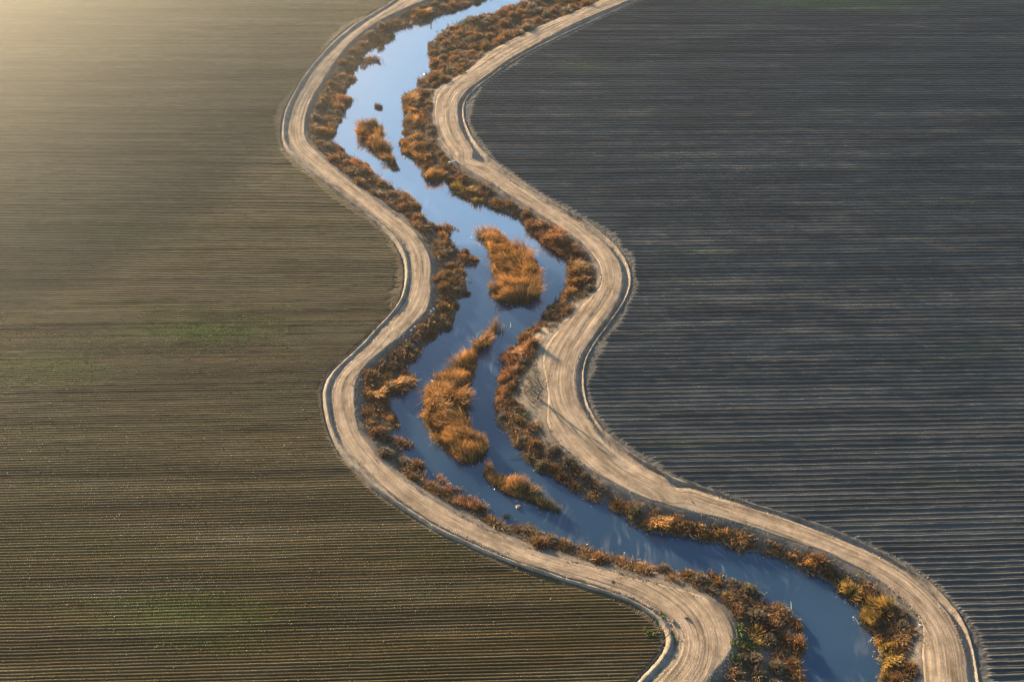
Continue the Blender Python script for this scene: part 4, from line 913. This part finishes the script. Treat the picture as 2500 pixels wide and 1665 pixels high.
# crumbled earth along the road edges
rg = np.random.default_rng(61); P_, S_ = [], []
for (cen_, nor_, oF_, oO_, oI_) in (LS, RS):
    for ed_, spread, n in ((oO_, .35, 5200), (oI_, .55, 5200), (oF_, .5, 3600)):
        k = rg.integers(0, len(cen_), n); cl_ = fbm(k * .5, k * 0, 6.0, 15, 3); k = k[rg.random(n) < sstep(cl_, .35, .65)]
        off = ed_[k] + rg.normal(0, spread, len(k)) + (.5 if ed_ is oF_ else 0)
        q = cen_[k] + nor_[k] * off[:, None]
        P_.append(np.column_stack([q, np.full(len(k), .03 if ed_ is oF_ else ZR + .0)])); S_.append(.05 + .13 * rg.random(len(k)) ** 2)
P_ = np.vstack(P_); S_ = np.concatenate(S_); n = len(P_)
o8 = np.array([[1, 0, 0], [0, 1, 0], [-1, 0, 0], [0, -1, 0], [0, 0, .8], [0, 0, -.8]])
V = (P_[:, None] + S_[:, None, None] * o8[None] * (.6 + .8 * rg.random((n, 6, 1)))).reshape(-1, 3)
f8 = np.array([[0, 1, 4], [1, 2, 4], [2, 3, 4], [3, 0, 4], [1, 0, 5], [2, 1, 5], [3, 2, 5], [0, 3, 5]])
tag(mesh_obj('earth_clods', V, (f8[None] + np.arange(n)[:, None, None] * 6).reshape(-1, 3), M['ditch']), 'crumbled clods of earth along the road and field edges', 'clods', kind='stuff')

# ------------------------------------------------------------------ glow volume, added to brighten the far corner of the left field, lit from behind
c_ = unproject([(-230, -150)])[0, :2]
nx_, ny_ = 56, 56
mx_ = np.linspace(c_[0] - 240, c_[0] + 240, nx_); my_ = np.linspace(c_[1] - 305, c_[1] + 305, ny_)
a_, b2_ = np.meshgrid(mx_, my_, indexing='ij')
r2_ = ((a_ - c_[0]) / 235) ** 2 + ((b2_ - c_[1]) / 300) ** 2
th_ = GLOW_MIST_H * np.clip(1 - r2_, 0, 1) ** 2.6
top = np.column_stack([a_.ravel(), b2_.ravel(), (-1.0 + .02 + th_).ravel()]); bot = top.copy(); bot[:, 2] = -1.0
gf_ = grid_faces(nx_, ny_); nv = nx_ * ny_
rim = np.r_[np.arange(ny_), np.arange(1, nx_) * ny_ + ny_ - 1, (nx_ - 1) * ny_ + np.arange(ny_ - 2, -1, -1), np.arange(nx_ - 2, 0, -1) * ny_]
side = np.stack([rim, np.roll(rim, -1), np.roll(rim, -1) + nv, rim + nv], 1)
mm = bpy.data.materials.new('added_glow_mist'); mm.use_nodes = True; t = mm.node_tree; t.nodes.remove(t.nodes['Principled BSDF'])
pv = t.nodes.new('ShaderNodeVolumePrincipled'); pv.inputs['Color'].default_value = (1.0, .94, .74, 1); pv.inputs['Density'].default_value = GLOW_MIST_D; pv.inputs['Anisotropy'].default_value = .6
t.links.new(pv.outputs[0], t.nodes['Material Output'].inputs['Volume'])
tag(mesh_obj('glow_mist', np.vstack([top, bot]), np.vstack([gf_[:, ::-1], gf_ + nv, side]), mm), 'thin golden glow volume added over the far left corner of the field', 'glow_mist', kind='stuff')

# ------------------------------------------------------------------ haze
hm = bpy.data.materials.new('thin_haze'); hm.use_nodes = True; t = hm.node_tree
t.nodes.remove(t.nodes['Principled BSDF'])
pv = t.nodes.new('ShaderNodeVolumePrincipled'); pv.inputs['Color'].default_value = (1.0, .95, .86, 1); pv.inputs['Density'].default_value = HAZE_D; pv.inputs['Anisotropy'].default_value = HAZE_G
t.links.new(pv.outputs[0], t.nodes['Material Output'].inputs['Volume'])
x0, x1, y0, y1, z0, z1 = -6200, 6200, -6200, 9200, -4.8, CAM[2] + 6
V = [(x, y, z) for z in (z0, z1) for x, y in ((x0, y0), (x1, y0), (x1, y1), (x0, y1))]
tag(mesh_obj('haze', V, [(0, 3, 2, 1), (4, 5, 6, 7), (0, 1, 5, 4), (1, 2, 6, 5), (2, 3, 7, 6), (3, 0, 4, 7)], hm), kind='stuff')
